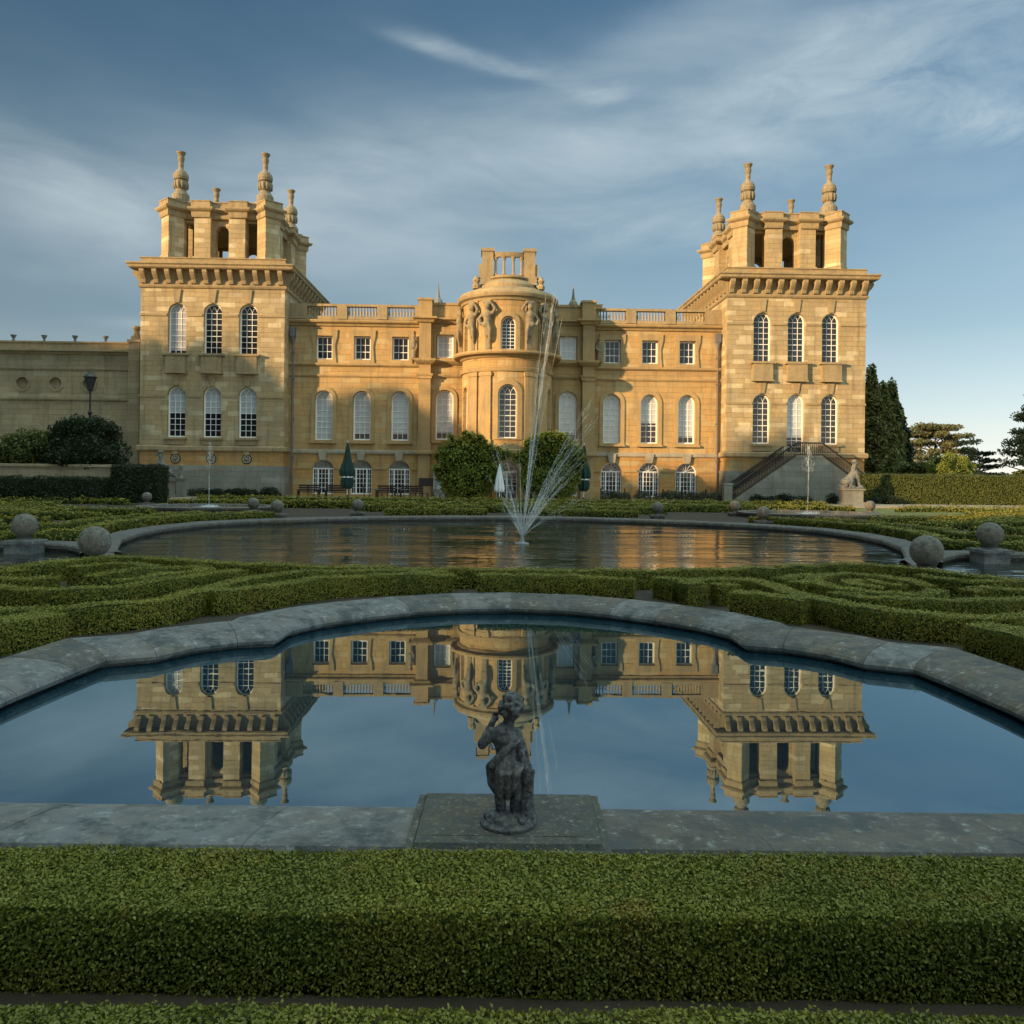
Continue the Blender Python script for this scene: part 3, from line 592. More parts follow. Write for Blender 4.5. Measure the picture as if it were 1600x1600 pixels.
# ---- wings
WU=[8.0,10.85,13.7]
for s in (-1,1):
    us=[s*x for x in WU]; a,b=sorted((s*6.55,s*16.32))
    holes=[archpoly(u,.62,10.56,12.32,False) for u in us]+[archpoly(u,.66,4.52,8.22) for u in us]
    mb=MB(); mb.wall([(a,3.7),(b,3.7),(b,13.3),(a,13.3)],holes,0,.5); mb.box(a,b,.5,9,3.7,13.3); mb.build('wing_wall','wing',pal)
    holes=[archpoly(u,.80,.45,3.06) for u in us]
    mb=MB(); mb.wall([(a,-.1),(b,-.1),(b,3.7),(a,3.7)],holes,-.06,.5); mb.box(a,b,.44,9,-.1,3.7); mb.build('basement_wall','base',pal)
    # string courses, cornice
    P=[(a,0),(b,0)]
    mb=MB(); mb.sweep(P,[(-.02,10.02),(.10,10.05),(.20,10.15),(.20,10.26),(.0,10.32),(-.02,10.3)]); mb.build('sill_course','trimw',pal); mb=MB(); mb.sweep(P,[(-.02,9.22),(.07,9.24),(.12,9.34),(.12,9.42),(-.02,9.46)]); mb.build('architrave_course','trimw',pal)
    mb=MB(); mb.sweep(P,[(-.02,13.02),(.12,13.06),(.18,13.2),(.38,13.28),(.44,13.38),(.44,13.48),(.10,13.54),(-.4,13.55),(-.4,13.02)])
    mb.build('wing_cornice','trimw',pal)
    mb=MB(); mb.sweep(P,[(-.02,3.48),(.16,3.5),(.18,3.56),(.18,3.72),(.06,3.8),(-.02,3.8)]); mb.build('string_course','band',pal)
    mb=MB(); mb.sweep([(a,-.06),(b,-.06)],[(-.02,2.36),(.05,2.38),(.05,2.52),(-.02,2.54)]); 
    for u in us: pass
    # impost band is broken by the openings
    mb=MB()
    xs=[a]+sum([[u-.9,u+.9] for u in sorted(us)],[])+[b]
    for k in range(0,len(xs),2): mb=MB(); mb.box(xs[k],xs[k+1],-.13,-.05,2.34,2.50); mb.build('impost_band','trimw',pal)
    for u in us:
        window('S',u,.34,10.56); window({-13.7:'A3',-10.85:'Ab',-8.0:'A',8.0:'A3',10.85:'A2',13.7:'A'}[u],u,.36,4.52)
        mb=MB()   # lugged architrave round the square window, with swept ears
        mb.wall([(u-.92,10.3),(u+.92,10.3),(u+.86,10.9),(u+.82,11.6),(u+.98,12.3),(u+1.0,12.78),(u-1.0,12.78),(u-.98,12.3),(u-.82,11.6),(u-.86,10.9)],[archpoly(u,.62,10.56,12.32,False)],-.10,.12); mb.build('architrave','trimw',pal)
        mb=MB(); mb.wall(archpoly(u,.95,4.4,8.52),[archpoly(u,.67,4.52,8.23)],-.09,.11); mb.box(u-.98,u+.98,-.26,0.01,4.26,4.42); mb.build('architrave','trimw',pal)
        mb=MB(); mb.add([(u-.22,-.28,3.02),(u+.22,-.28,3.02),(u+.34,-.28,3.72),(u-.34,-.28,3.72),(u-.22,-.05,3.02),(u+.22,-.05,3.02),(u+.34,-.05,3.72),(u-.34,-.05,3.72)],[(0,1,2,3),(0,4,5,1),(1,5,6,2),(2,6,7,3),(3,7,4,0)]); mb.build('keystone','band',pal)
        # basement window: lunette over a three light casement
        w=MB(); w.wall(archpoly(0,.80,0,2.61),[archpoly(0,.72,.10,2.53)],-.05,.10)
        w.box(-.74,.74,-.06,.06,1.86,1.96)
        for x in (-.40,.40): w.box(x-.05,x+.05,-.055,.05,.1,1.86)
        for x in (-.13,.13): w.box(x-.016,x+.016,-.03,.02,.1,1.86)
        for x in (-.57,.57): w.box(x-.014,x+.014,-.03,.02,.1,1.86)
        for z in (.5,.84,1.18,1.52): w.box(-.73,.73,-.03,.02,z-.014,z+.014)
        if s>0:
            for k in (1,2,3,4,5): t=PI*k/6; w.tube([(0,-.01,1.96),(.72*math.cos(t),-.01,1.9+.66*math.sin(t))],.016,4)
        wo=w.build('basement_window','white',pal,(u,.24,.45)); g=MB(); gp=archpoly(0,.76,.05,2.57); g.add([(x,.03,z) for x,z in gp],[tuple(range(len(gp)))]); g.build('pane','glass',wo)
        if s<0:
            f=MB(); hp=[(.74*math.cos(PI*k/12),1.97+.56*math.sin(PI*k/12)) for k in range(13)]; f.wall(hp,[],-.06,.05); f.build('fan_stone','grey',wo)
    # balustrade
    mb=MB(); a2,b2=sorted((s*6.6,s*16.3))
    mb.box(a2,b2,-.10,.26,13.56,13.80); mb.box(a2,b2,-.14,.30,14.52,14.70)
    for p0,p1 in ((15.0,16.3),(12.0,12.75),(9.0,9.75),(6.6,6.95)):
        q0,q1=sorted((s*p0,s*p1)); mb.box(q0,q1,-.16,.32,13.58,14.60)
    bal=mb.build('balustrade','trim',pal)
    first=None
    for p0,p1 in ((12.75,15.0),(9.75,12.0),(6.95,9.0)):
        n=10 if p1-p0>2.1 else 9
        for k in range(n):
            x=s*(p0+(p1-p0)*(k+.5)/n)
            if first is None:
                m=MB(); m.lathe([(.07,0),(.07,.06),(.045,.10),(.085,.24),(.075,.34),(.045,.48),(.04,.58),(.065,.66),(.065,.74)],0,0,10); first=m.build('baluster','trim',bal,(x,.08,13.79),smooth=True)
            else: copyo(first,bal,(x,.08,13.79))
    # drainpipe in the corner with its hopper
    mb=MB(); x=s*16.0; mb.tube([(x,-.14,.3),(x,-.14,12.2)],.075,8); mb.box(x-.2,x+.2,-.36,-.02,12.2,12.9); mb.lathe([(.2,0),(.09,-.5)],x,-.16,8,z=12.2)
    for z in (3.2,6,9,11): mb.box(x-.12,x+.12,-.23,-.01,z,z+.1)
    mb.build('drainpipe','pipe',pal)
    # ---- pavilion between wing and bow
    a,b=sorted((s*2.9,s*6.55)); u=s*4.65
    mb=MB(); mb.wall([(a,3.7),(b,3.7),(b,13.5),(a,13.5)],[archpoly(u,.66,10.78,12.52,False),archpoly(u,.68,4.62,8.37)],-.12,.5); mb.box(a,b,.38,9,3.7,13.5); mb.build('pavilion_wall','wing',pal)
    mb=MB(); mb.wall([(a,-.1),(b,-.1),(b,3.7),(a,3.7)],[archpoly(u,.80,.45,3.06)],-.18,.5); mb.box(a,b,.32,9,-.1,3.7); mb.build('basement_wall','base',pal)
    w=MB(); w.wall(archpoly(0,.80,0,2.61),[archpoly(0,.72,.10,2.53)],-.05,.10); w.box(-.74,.74,-.06,.06,1.86,1.96); w.box(-.05,.05,-.05,.05,.1,1.86)
    wo=w.build('basement_window','white',pal,(u,.16,.45)); g=MB(); gp=archpoly(0,.76,.05,2.57); g.add([(x,.03,z) for x,z in gp],[tuple(range(len(gp)))]); g.build('pane','blind',wo)
    window('Sb',u,.22,10.78); window('P',u,.24,4.62)
    mb=MB(); mb.wall(archpoly(u,.97,4.5,8.68),[archpoly(u,.69,4.62,8.38)],-.20,.11); mb.box(u-.98,u+.98,-.36,-.1,4.36,4.52); mb.wall([(u-.84,10.6),(u+.84,10.6),(u+.84,12.72),(u-.84,12.72)],[archpoly(u,.66,10.78,12.52,False)],-.20,.1); mb.build('architrave','trimw',pal)
    q0,q1=sorted((s*5.68,s*6.56)); pf=-.62
    mb=MB(); mb.box(q0,q1,pf,0.05,-.1,13.5); mb.box(q0-.08,q1+.08,pf-.09,.0,3.5,4.3); mb.box(q0-.08,q1+.08,pf-.09,.0,9.15,9.5); mb.box(q0-.08,q1+.08,pf-.09,.0,-.1,.8); mb.build('pilaster','trimw',pal)
    # entablatures of the pavilion, stepping round the pilaster
    A_=[(s*2.9,-.12),(s*5.64,-.12),(s*5.64,pf-.02),(s*6.6,pf-.02),(s*6.6,0)]
    if s<0: A_=A_[::-1]
    for nm_,pf_ in (('pavilion_cornice',[(-.02,10.2),(.10,10.24),(.26,10.38),(.34,10.5),(.34,10.62),(-.02,10.68)]),('architrave_course',[(-.02,9.3),(.08,9.32),(.14,9.44),(.14,9.52),(-.02,9.56)]),('pavilion_cornice',[(-.02,13.3),(.12,13.34),(.22,13.5),(.42,13.6),(.42,13.72),(-.02,13.8)]),('string_course',[(-.02,3.48),(.16,3.5),(.18,3.56),(.18,3.72),(-.02,3.8)])):
        mb=MB(); mb.sweep(A_,pf_); mb.build(nm_,'trimw',pal)
    mb=MB(); mb.box(a+.0,b-.0,-.02,.5,13.6,14.75); mb.box(a,b,-.1,.58,14.75,14.92); mb.box(s*6.12-.50,s*6.12+.50,pf-.0,.6,13.75,15.0); mb.box(s*6.12-.58,s*6.12+.58,pf-.08,.66,15.0,15.16)
    if s>0: mb.box(s*6.9-.3,s*6.9+.3,-.3,.6,14.6,14.95)
    mb.build('parapet','trimw',pal)
    # niche figure beside the pilaster, upper storey
    m=MB(); limb(m,[(0,0,0),(0,-.02,.7),(0,-.02,1.25)],[.22,.17,.2]); limb(m,[(-.2,-.02,1.2),(-.28,-.1,.8),(-.1,-.2,.7)],[.08,.07,.06]); limb(m,[(.2,-.02,1.2),(.24,-.1,.8),(.16,-.14,.5)],[.08,.07,.06]); m.sphere((0,-.05,1.58),.15); m.tube([(0,0,1.2),(0,-.03,1.5)],.08,8)
    remesh('carved_trophy',m,'carved',.05,pal,(s*6.98,-.2,10.75))
# ---- main block roof
mb=MB(); mb.box(-16.3,16.3,1.0,8.9,13.3,13.5); mb.build('roof','lead',pal)
# ---- the bow
BR,BC=3.28,-1.55
def bw(co): th=co.x/BR; r=BR-co.y; return Vector((r*math.sin(th),BC-r*math.cos(th),co.z))
cuts=[BR*rad(d) for d in range(-102,103,6)]; E_=BR*rad(104)
def bowwall(name,z0,z1,holes,mat,off=0):
    mb=MB(); mb.wall([(-E_,z0),(E_,z0),(E_,z1),(-E_,z1)],holes,-off,.5); return mb.build(name,mat,pal,cutx=cuts,warp=bw)
bowwall('bow_wall',3.7,14.4,[archpoly(0,.66,4.60,8.35)]+[archpoly(BR*rad(d),.42,4.6,8.3) for d in (-68,68)]+[archpoly(0,.52,10.78,13.10)]+[archpoly(BR*rad(d),.36,10.78,13.0) for d in (-66,66)],'wing')
bowwall('bow_basement',-.1,3.7,[archpoly(0,.75,.30,3.0)]+[],'base',.06)
w=MB(); w.wall(archpoly(0,.75,0,2.7),[archpoly(0,.66,.09,2.61)],-.05,.10); w.box(-.68,.68,-.06,.06,1.9,2.0); w.box(-.05,.05,-.06,.05,.05,1.9)
for x in (-.36,.36): w.box(x-.014,x+.014,-.03,.02,.1,1.9)
for z in (.55,1.0,1.45): w.box(-.68,.68,-.03,.02,z-.014,z+.014)
wo=w.build('garden_door','white',pal,(0,BC-BR+.30,.30)); g=MB(); gp=archpoly(0,.72,.05,2.66); g.add([(x,.03,z) for x,z in gp],[tuple(range(len(gp)))]); g.build('pane','glass',wo)
window('B',0,BC-BR+.34,4.60); window('Bu',0,BC-BR+.34,10.78)
for s in (-1,1):
    for k,z,d in (('N',4.6,68),('Nu',10.78,66)):
        t=rad(d*s); r=BR-.34; window(k,r*math.sin(t),BC-r*math.cos(t),z,ang=t)
arc=[(BR*math.sin(rad(d)),BC-BR*math.cos(rad(d))) for d in range(-106,107,4)]
for nm_,pf_ in (('bow_cornice',[(-.02,10.2),(.12,10.26),(.22,10.36),(.62,10.44),(.70,10.54),(.70,10.68),(.0,10.80),(-.02,10.7)]),('architrave_course',[(-.02,9.25),(.12,9.28),(.16,9.38),(.20,9.52),(-.02,9.58)]),('string_course',[(-.02,3.48),(.20,3.5),(.24,3.56),(.24,3.75),(-.02,3.85)])):
    mb=MB(); mb.sweep(arc,pf_); mb.build(nm_,'trimw',pal)
mb=MB(); mb.sweep(arc,[(-.1,14.2),(.10,14.24),(.16,14.4),(.36,14.5),(.42,14.66),(.42,14.78),(.30,14.84),(.22,15.0),(-.1,15.1)])
mb.lathe([(3.42,14.9),(3.3,15.1),(2.9,15.25),(2.6,15.4)],0,BC,40); mb.build('bow_cap','trim',pal,smooth=False)
# pilasters on the lower drum, hoods round the windows
mb=MB()
for d in (-47,-28,28,47):
    x=BR*rad(d); mb.box(x-.42,x+.42,-.14,.05,3.8,9.25); mb.box(x-.48,x+.48,-.20,.05,3.85,4.5); mb.box(x-.48,x+.48,-.20,.05,8.95,9.2)
    mb.box(x-.38,x+.38,-.10,.05,10.75,14.25)
mb.wall(archpoly(0,.98,4.5,8.72),[archpoly(0,.67,4.6,8.36)],-.10,.12); mb.wall(archpoly(0,.80,10.75,13.42),[archpoly(0,.53,10.78,13.11)],-.10,.12)
mb.build('bow_pilasters','trimw',pal,cutx=cuts,warp=bw)
# herm figures of the upper drum
m=MB(); m.box(-.20,.20,-.12,.1,0,1.2); limb(m,[(0,-.10,1.1),(0,-.14,1.9),(0,-.14,2.45)],[.24,.28,.34]); m.sphere((0,-.22,2.98),(.21,.22,.26)); m.tube([(0,-.12,2.4),(0,-.18,2.9)],.12,8)
limb(m,[(-.36,-.14,2.5),(-.62,-.26,2.15),(-.42,-.42,1.75)],[.14,.12,.10]); limb(m,[(.36,-.14,2.5),(.60,-.2,2.8),(.34,-.2,3.2)],[.14,.12,.10]); m.sphere((-.1,-.36,1.75),(.25,.15,.2)); m.box(-.34,.34,-.34,.05,3.22,3.42); limb(m,[(.1,-.3,1.9),(.28,-.34,1.3),(.22,-.22,.6)],[.12,.14,.08])
herm=None
for d in (-47,-25,25,47,84,-84):
    t=rad(d); p=((BR+.04)*math.sin(t),BC-(BR+.04)*math.cos(t),10.76)
    if herm is None: herm=remesh('herm_figure',m,'carved',.06,pal,p,t)
    else: copyo(herm,pal,p,t,(-1,1,1) if d>0 else None)
# open crown on the bow
mb=MB(); cy=-2.3
mb.lathe([(2.15,15.2),(2.15,15.5),(1.95,15.7),(1.6,15.95),(1.75,16.02),(1.75,16.12),(1.6,16.15)],0,cy,36)
for s in (-1,1):
    mb.box(s*1.5-.40,s*1.5+.40,cy-1.0,cy+.6,15.9,18.0); mb.box(s*1.5-.48,s*1.5+.48,cy-1.08,cy+.68,18.0,18.22); mb.box(s*1.5-.5,s*1.5+.5,cy-1.15,cy+.7,15.6,16.2)
    mb.box(s*2.0-.12,s*2.0+.12,cy-.9,cy-.5,16.1,17.1)
    mb.lathe([(.3,0),(.34,.2),(.2,.4),(.3,.6),(.12,.9)],s*2.3,cy-.9,8,z=15.3)
for z,h in ((16.1,.22),(17.72,.30)):
    for k in range(13):
        pass
ar=[(1.5*math.sin(rad(d)),cy-.2-.75*math.cos(rad(d))) for d in range(-84,85,12)]
mb.sweep(ar,[(-.14,16.1),(.12,16.1),(.12,16.34),(-.14,16.34)]); mb.sweep(ar,[(-.14,17.62),(.10,17.62),(.14,17.75),(.18,17.95),(-.14,18.0)])
for d in (-62,-38,-13,13,38,62):
    x=1.5*math.sin(rad(d+0)); y=cy-.2-.75*math.cos(rad(d)); mb.lathe([(.14,0),(.14,.1),(.10,.16),(.09,1.0),(.13,1.1),(.20,1.3)],x,y,8,z=16.33)
mb.build('bow_crown','trim',pal)
# roof ornaments
for x,dark in ((-5.35,True),(5.2,False)):
    mb=MB(); mb.box(-.28,.28,-.28,.28,13.5,15.2); mb.lathe([(.36,15.2),(.40,15.35),(.30,15.6),(.16,15.75),(.14,15.9),(.10,16.1),(.05,16.6),(.02,16.9)],0,0,10)
    mb.build('roof_finial','lead' if dark else 'carved',pal,(x,2.2,0))
for x in (-3.0,3.2): 
    mb=MB(); mb.box(-.14,.14,-.14,.14,13.5,15.2); mb.lathe([(.2,15.2),(.24,15.5),(.1,15.7),(.12,16.0)],0,0,8); mb.build('roof_finial','lead',pal,(x,1.6,0))
# ---- stair before the right tower
st=MB(); c=21.5; y0,y1=TF-2.4,TF-.16
def tri(mbx,xs,za,zb,ya,yb):
    mbx.add([(xs[0],ya,zb),(xs[1],ya,zb),(xs[1],ya,za),(xs[0],yb,zb),(xs[1],yb,zb),(xs[1],yb,za)],[(0,1,2),(3,5,4),(0,3,4,1),(1,4,5,2),(2,5,3,0)])
tri(st,(15.9,20.7),3.55,.2,y0,y1); tri(st,(27.3,22.6),3.55,.2,y0,y1); st.box(20.7,22.6,y0,y1,.2,3.55)
stair=st.build('stair','grey',pal)
tr=MB()
for k in range(20):
    x=15.9+4.8*k/20; tr.box(x,x+.24,y0+.3,y1-.05,.2+3.35*k/20,.2+3.35*(k+1)/20+.03); x=27.3-4.7*k/20; tr.box(x-.235,x,y0+.3,y1-.05,.2+3.35*k/20,.2+3.35*(k+1)/20+.03)
tr.box(20.7,22.6,y0+.1,y1,3.55,3.62); tr.build('stair_treads','band',pal)
rl=MB()
def rail(p,q):
    p,q=Vector(p),Vector(q); rl.tube([p+Vector((0,0,.95)),q+Vector((0,0,.95))],.06,6); rl.tube([p+Vector((0,0,.12)),q+Vector((0,0,.12))],.05,6)
    n=int((q-p).length/.14)
    for k in range(n+1): t=p.lerp(q,k/n); rl.tube([t+Vector((0,0,.1)),t+Vector((0,0,.95))],.025,5)
rail((15.9,y0+.1,.2),(20.7,y0+.1,3.6)); rail((20.7,y0+.1,3.6),(22.6,y0+.1,3.6)); rail((22.6,y0+.1,3.6),(27.3,y0+.1,.2)); rail((15.9,y1-.1,.2),(20.5,y1-.1,3.4))
rl.build('stair_railing','sign',pal)
mb=MB()
for x in (15.75,27.45): mb.box(x-.3,x+.3,y0-.15,y0+.45,-.1,1.5); mb.box(x-.36,x+.36,y0-.21,y0+.51,1.5,1.62)
mb.build('stair_pier','grey',pal)
# ---- long range at the left
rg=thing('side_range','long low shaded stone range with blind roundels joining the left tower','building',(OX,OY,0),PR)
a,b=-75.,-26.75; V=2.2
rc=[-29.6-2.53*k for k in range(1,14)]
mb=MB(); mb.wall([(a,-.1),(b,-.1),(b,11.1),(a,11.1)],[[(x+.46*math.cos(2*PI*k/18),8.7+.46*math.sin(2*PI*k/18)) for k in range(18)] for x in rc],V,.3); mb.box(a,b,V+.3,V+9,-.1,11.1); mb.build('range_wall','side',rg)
mb=MB()
for x in rc: mb.wall([(x+.62*math.cos(2*PI*k/18),8.7+.62*math.sin(2*PI*k/18)) for k in range(18)],[[(x+.47*math.cos(2*PI*k/18),8.7+.47*math.sin(2*PI*k/18)) for k in range(18)]],V-.06,.07)
mb.build('roundel_surrounds','side',rg)
mb=MB(); P=[(a,V),(b,V)]
mb.sweep(P,[(-.02,10.9),(.10,10.95),(.2,11.1),(.42,11.16),(.42,11.3),(.0,11.36),(-.4,11.36),(-.4,10.9)]); mb.sweep(P,[(-.02,9.75),(.08,9.78),(.1,9.92),(-.02,9.95)]); mb.sweep(P,[(-.02,7.35),(.1,7.4),(.16,7.5),(.16,7.75),(-.02,7.8)])
mb.build('range_cornice','side',rg)
mb=MB(); mb.box(a,b,V-.02,V+.4,11.3,11.82); mb.box(a,b,V-.1,V+.48,11.82,11.95); mb.build('range_parapet','trim',rg)
for x in (-28.55,): 
    mb=MB(); mb.box(x-.42,x+.42,V-.45,V+.1,-.1,11.9); mb.box(x-.5,x+.5,V-.55,V+.5,11.9,12.1); mb.build('range_pier','side',rg)
    mb=MB(); mb.box(x-.3,x+.3,V-.3,V+.3,12.1,12.4); mb.lathe([(.3,12.4),(.22,12.6),(.2,12.8),(.30,13.0),(.30,13.15),(.18,13.2)],x,V,10); mb.build('urn','carved',rg)
u0=None
for k in range(6):
    x=-30.9-2.33*k
    if u0 is None:
        mb=MB(); mb.lathe([(.10,0),(.1,.1),(.07,.15),(.16,.3),(.22,.42),(.22,.46)],0,0,10); u0=mb.build('cup_ornament','lead',rg,(x,V,11.94))
    else: copyo(u0,rg,(x,V,11.94))
# ================================================================ NEAR THINGS
# slab and putto
mb=MB(); mb.box(-.53,.53,4.17,4.92,.10,.27); mb.sweep([(-.53,4.17),(.53,4.17),(.53,4.92),(-.53,4.92)],[(-.1,.27),(-.035,.27),(.0,.25),(0.012,.23),(0.012,.2),(-.1,.2)],True); mb.sweep([(-.51,4.19),(.51,4.19),(.51,4.90),(-.51,4.90)],[(-.2,.262),(-.01,.262),(-.03,.296),(-.2,.30)],True); mb.box(-.4,.4,4.3,4.8,.25,.3005)
tag(mb.build('statue_slab','slab'),'broad lichened stone slab laid over the near pool edge','stone slab')
def putto():
    """child figure seen from behind, local metres, stands at z=0, faces +y"""
    m=MB(); b=MB()
    limb(m,[(-.045,0,.06),(-.05,-.012,.15),(-.045,.005,.27)],[.030,.036,.050]); limb(m,[(.035,.02,.06),(.042,.0,.15),(.035,.0,.27)],[.030,.036,.050])
    m.sphere((-.045,.03,.052),(.026,.055,.022)); m.sphere((.035,.05,.052),(.026,.055,.022))
    m.sphere((-.008,-.01,.29),(.085,.068,.07),8); limb(m,[(-.01,.0,.30),(-.012,.002,.40),(-.025,.0,.47)],[.070,.068,.078])
    m.sphere((-.035,0,.475),(.092,.058,.055),8); limb(m,[(-.02,0,.5),(.0,.005,.56)],[.038,.034])
    m.sphere((.008,.012,.625),(.066,.070,.075),10)
    for k in range(64):        # curls
        t=random.uniform(0,2*PI); z=random.uniform(-.35,1); r=math.sqrt(max(0,1-z*z)); 
        m.sphere((.008+.066*r*math.cos(t),.008+.070*r*math.sin(t)-.006,.628+.072*z),random.uniform(.014,.02),5)
    m.sphere((.008,.078,.61),.014,5); m.sphere((-.055,.02,.61),.014,5); m.sphere((.072,.02,.61),.014,5)
    # left arm bent, elbow out, hand up near the shoulder
    limb(m,[(-.105,0,.485),(-.155,-.02,.435),(-.165,.0,.425)],[.033,.030,.028]); limb(m,[(-.160,-.01,.425),(-.135,.05,.475),(-.105,.075,.535)],[.028,.024,.018])
    for k in range(4): limb(m,[(-.105+.008*k,.078,.535),(-.112+.009*k,.084,.56),(-.104+.009*k,.074,.577)],[.0075,.007,.006],6)
    limb(m,[(-.09,.07,.54),(-.078,.062,.556)],[.0075,.006],6)
    # right arm down along the drapery
    limb(m,[(.045,0,.485),(.085,-.005,.40),(.105,.03,.32)],[.033,.028,.021]); 
    for k in range(4): limb(m,[(.105+.007*k,.032,.318),(.108+.008*k,.042,.292),(.104+.008*k,.052,.272)],[.0075,.007,.006],6)
    limb(m,[(.095,.03,.318),(.085,.045,.30)],[.0075,.006],6)
    # drapery: folds falling across the back to the stump
    for k in range(7):
        x=-.085+.026*k; limb(m,[(x*.8+.03,-.060,.40-.012*k),(x*.8+.008,-.078-.012*(k%2),.30),(x*.72+.004,-.066-.008*(k%2),.22),(x*.62+.006,-.048,.15+.02*(k%3))],[.012,.017,.016,.010],7)
    limb(m,[(.06,-.04,.46),(-.02,-.075,.41),(-.095,-.05,.33),(-.112,.01,.29)],[.018,.022,.026,.03],8); limb(m,[(-.112,.0,.30),(-.105,-.01,.22),(-.085,-.01,.17)],[.03,.024,.012],8)
    limb(m,[(.05,-.02,.47),(.08,-.03,.38),(.105,-.02,.28),(.115,.0,.16)],[.02,.022,.028,.028],8)
    limb(m,[(.105,.01,.03),(.108,.01,.16),(.118,.005,.27)],[.052,.044,.034],9); limb(m,[(.13,-.02,.2),(.15,-.03,.3)],[.02,.012],6)
    m.lathe([(.155,0),(.155,.022),(.135,.03),(.125,.042),(.09,.055),(.04,.06)],0,0,22)
    for k in range(14):
        t=random.uniform(0,2*PI); r=random.uniform(.05,.11); m.sphere((r*math.cos(t),r*math.sin(t),.05),(random.uniform(.02,.04),random.uniform(.02,.04),.02),5)
    return m
_p=putto(); _p.v=[(x*(.90 if z>.06 else 1),y,z) for x,y,z in _p.v]
pt=remesh('putto_statue',_p,'statue',.0055,None,(.0,4.46,.298),rad(-6),1,.0009)
tag(pt,'dark mottled stone statue of a curly haired child with drapery seen from behind','statue')
# foreground hedges
hedge('wide box hedge across the front of the near pool, below the statue',[(-6.5,3.52),(6.5,3.52)],.54,.12,.33,leaf=.0165,cov=1.5,jit=.5,mats=('boxcore','boxf'),smooth=False)
hedge('box hedge along the very bottom edge of the view',[(-5,2.27),(5,2.27)],.82,.12,.33,leaf=.017,cov=1.4,jit=.5,mats=('boxcore','boxf'),smooth=False)
# parterre between the pools
HB=[('low box hedge bordering the near side of the large fountain pool',[(-12,14.2),(-9.6,14.0),(-8.55,14.9),(-8.3,15.8),(-7.6,16.25),(-6.6,15.95),(-5.2,15.35),(-3.5,15.0),(-1.5,14.82),(0,14.78),(1.5,14.82),(3.2,15.05),(4.9,15.6),(6.2,16.2),(7.1,16.3),(7.9,15.7),(8.2,14.8),(9.2,14.0),(12,14.1)],.42),
 ('straight box hedge behind the middle of the near coping, right part',[(-.55,14.05),(.3,14.06),(1.0,13.98),(1.6,13.82),(2.05,13.70)],.40),
 ('short box hedge stub just right of the middle behind the near coping',[(2.5,13.85),(2.75,13.55)],.42),
 ('hooked box hedge sweeping along the right of the near coping to the frame edge',[(2.95,12.95),(2.85,13.35),(3.1,13.75),(3.7,13.85),(4.12,13.4),(4.25,12.3),(4.55,11.25),(5.05,10.6),(5.9,10.35),(7.2,10.4),(9,10.3)],.42),
 ('small box hedge tongue inside the hook right of the near coping',[(3.25,13.1),(3.6,13.2)],.34),
 ('short curved box hedge at the right shoulder of the near coping',[(3.35,12.3),(3.65,12.05),(3.95,11.75),(4.15,11.5)],.46),
 ('thin box hedge arm left of the oval spiral, upper',[(4.55,13.95),(4.95,14.3),(5.4,14.55)],.34),('thin box hedge arm left of the oval spiral, lower',[(4.65,13.4),(5.05,13.75)],.34),
 ('outer ring of the oval box spiral on the right parterre',[(6.75,13.25),(6.55,14.2),(5.85,14.7),(5.2,14.1),(5.05,13.1),(5.5,12.35),(6.2,12.3),(6.6,12.7)],.36),('inner coil of the oval box spiral on the right parterre',[(6.25,13.2),(6.0,13.85),(5.65,13.75),(5.6,13.2),(5.85,13.0)],.30),
 ('second long box hedge band of the right parterre, below the spiral',[(4.85,12.35),(5.1,11.95),(5.7,11.7),(6.6,11.75),(7.6,11.85),(9.2,11.9)],.36),
 ('box hedge right of the spiral near the frame edge, upper',[(7.3,14.7),(7.6,14.1),(8.1,13.8),(9.4,13.6)],.36),('box hedge right of the spiral near the frame edge, lower',[(7.1,12.75),(7.5,12.95),(8.0,12.7),(9,12.6)],.34),
 ('near box hedge beside the right arm of the near coping',[(5.55,9.75),(5.75,9.3),(5.85,8.7),(5.95,7.8),(6,6.6)],.62),('box hedge behind the right arm of the near coping, at the frame edge',[(6.3,10.0),(6.55,9.4),(6.7,8.4)],.40),
 ('box hedge curving round the left shoulder of the near coping',[(-1.0,14.02),(-1.7,13.95),(-2.6,13.72),(-3.15,13.3),(-3.5,12.75),(-3.75,12.3),(-4.1,11.95),(-4.3,11.75)],.42),
 ('long box hedge running along the left of the near coping to the frame edge',[(-1.2,14.42),(-2.3,14.45),(-3.4,14.25),(-4.0,13.75),(-4.3,13.0),(-4.45,12.0),(-4.62,11.15),(-5.15,10.5),(-5.9,10.2),(-6.8,10.0),(-8.5,10.05)],.40),
 ('winding box hedge of the left parterre behind the long band',[(-4.7,14.35),(-5.1,13.8),(-5.2,13.3),(-5.55,12.8),(-5.8,12.2),(-6.2,11.85),(-6.9,11.85),(-7.7,12.1),(-9,12.2)],.36),
 ('hooked box hedge at the top left of the left scroll',[(-7.75,14.55),(-7.5,15.05),(-6.8,14.95),(-6.35,14.7)],.36),('looped box hedge in the middle of the left scroll',[(-6.85,13.4),(-6.7,13.95),(-6.35,14.4),(-5.85,14.75),(-5.35,14.5),(-5.35,14.05),(-5.75,13.65),(-5.85,13.1),(-6.2,12.85)],.34),
 ('box hedge entering from the left frame edge, upper',[(-10,13.5),(-8.9,13.8),(-8.35,14.15)],.36),('box hedge entering from the left frame edge, middle',[(-9.6,12.8),(-8.2,12.95),(-7.2,13.0)],.36),('near box hedge beside the left arm of the near coping',[(-5.55,9.95),(-5.7,9.5),(-5.9,8.8),(-6.0,7.8),(-6,6.6)],.62)]
for l,p,w in HB: hedge(l,p,w*.82,h=.36,cov=.95)
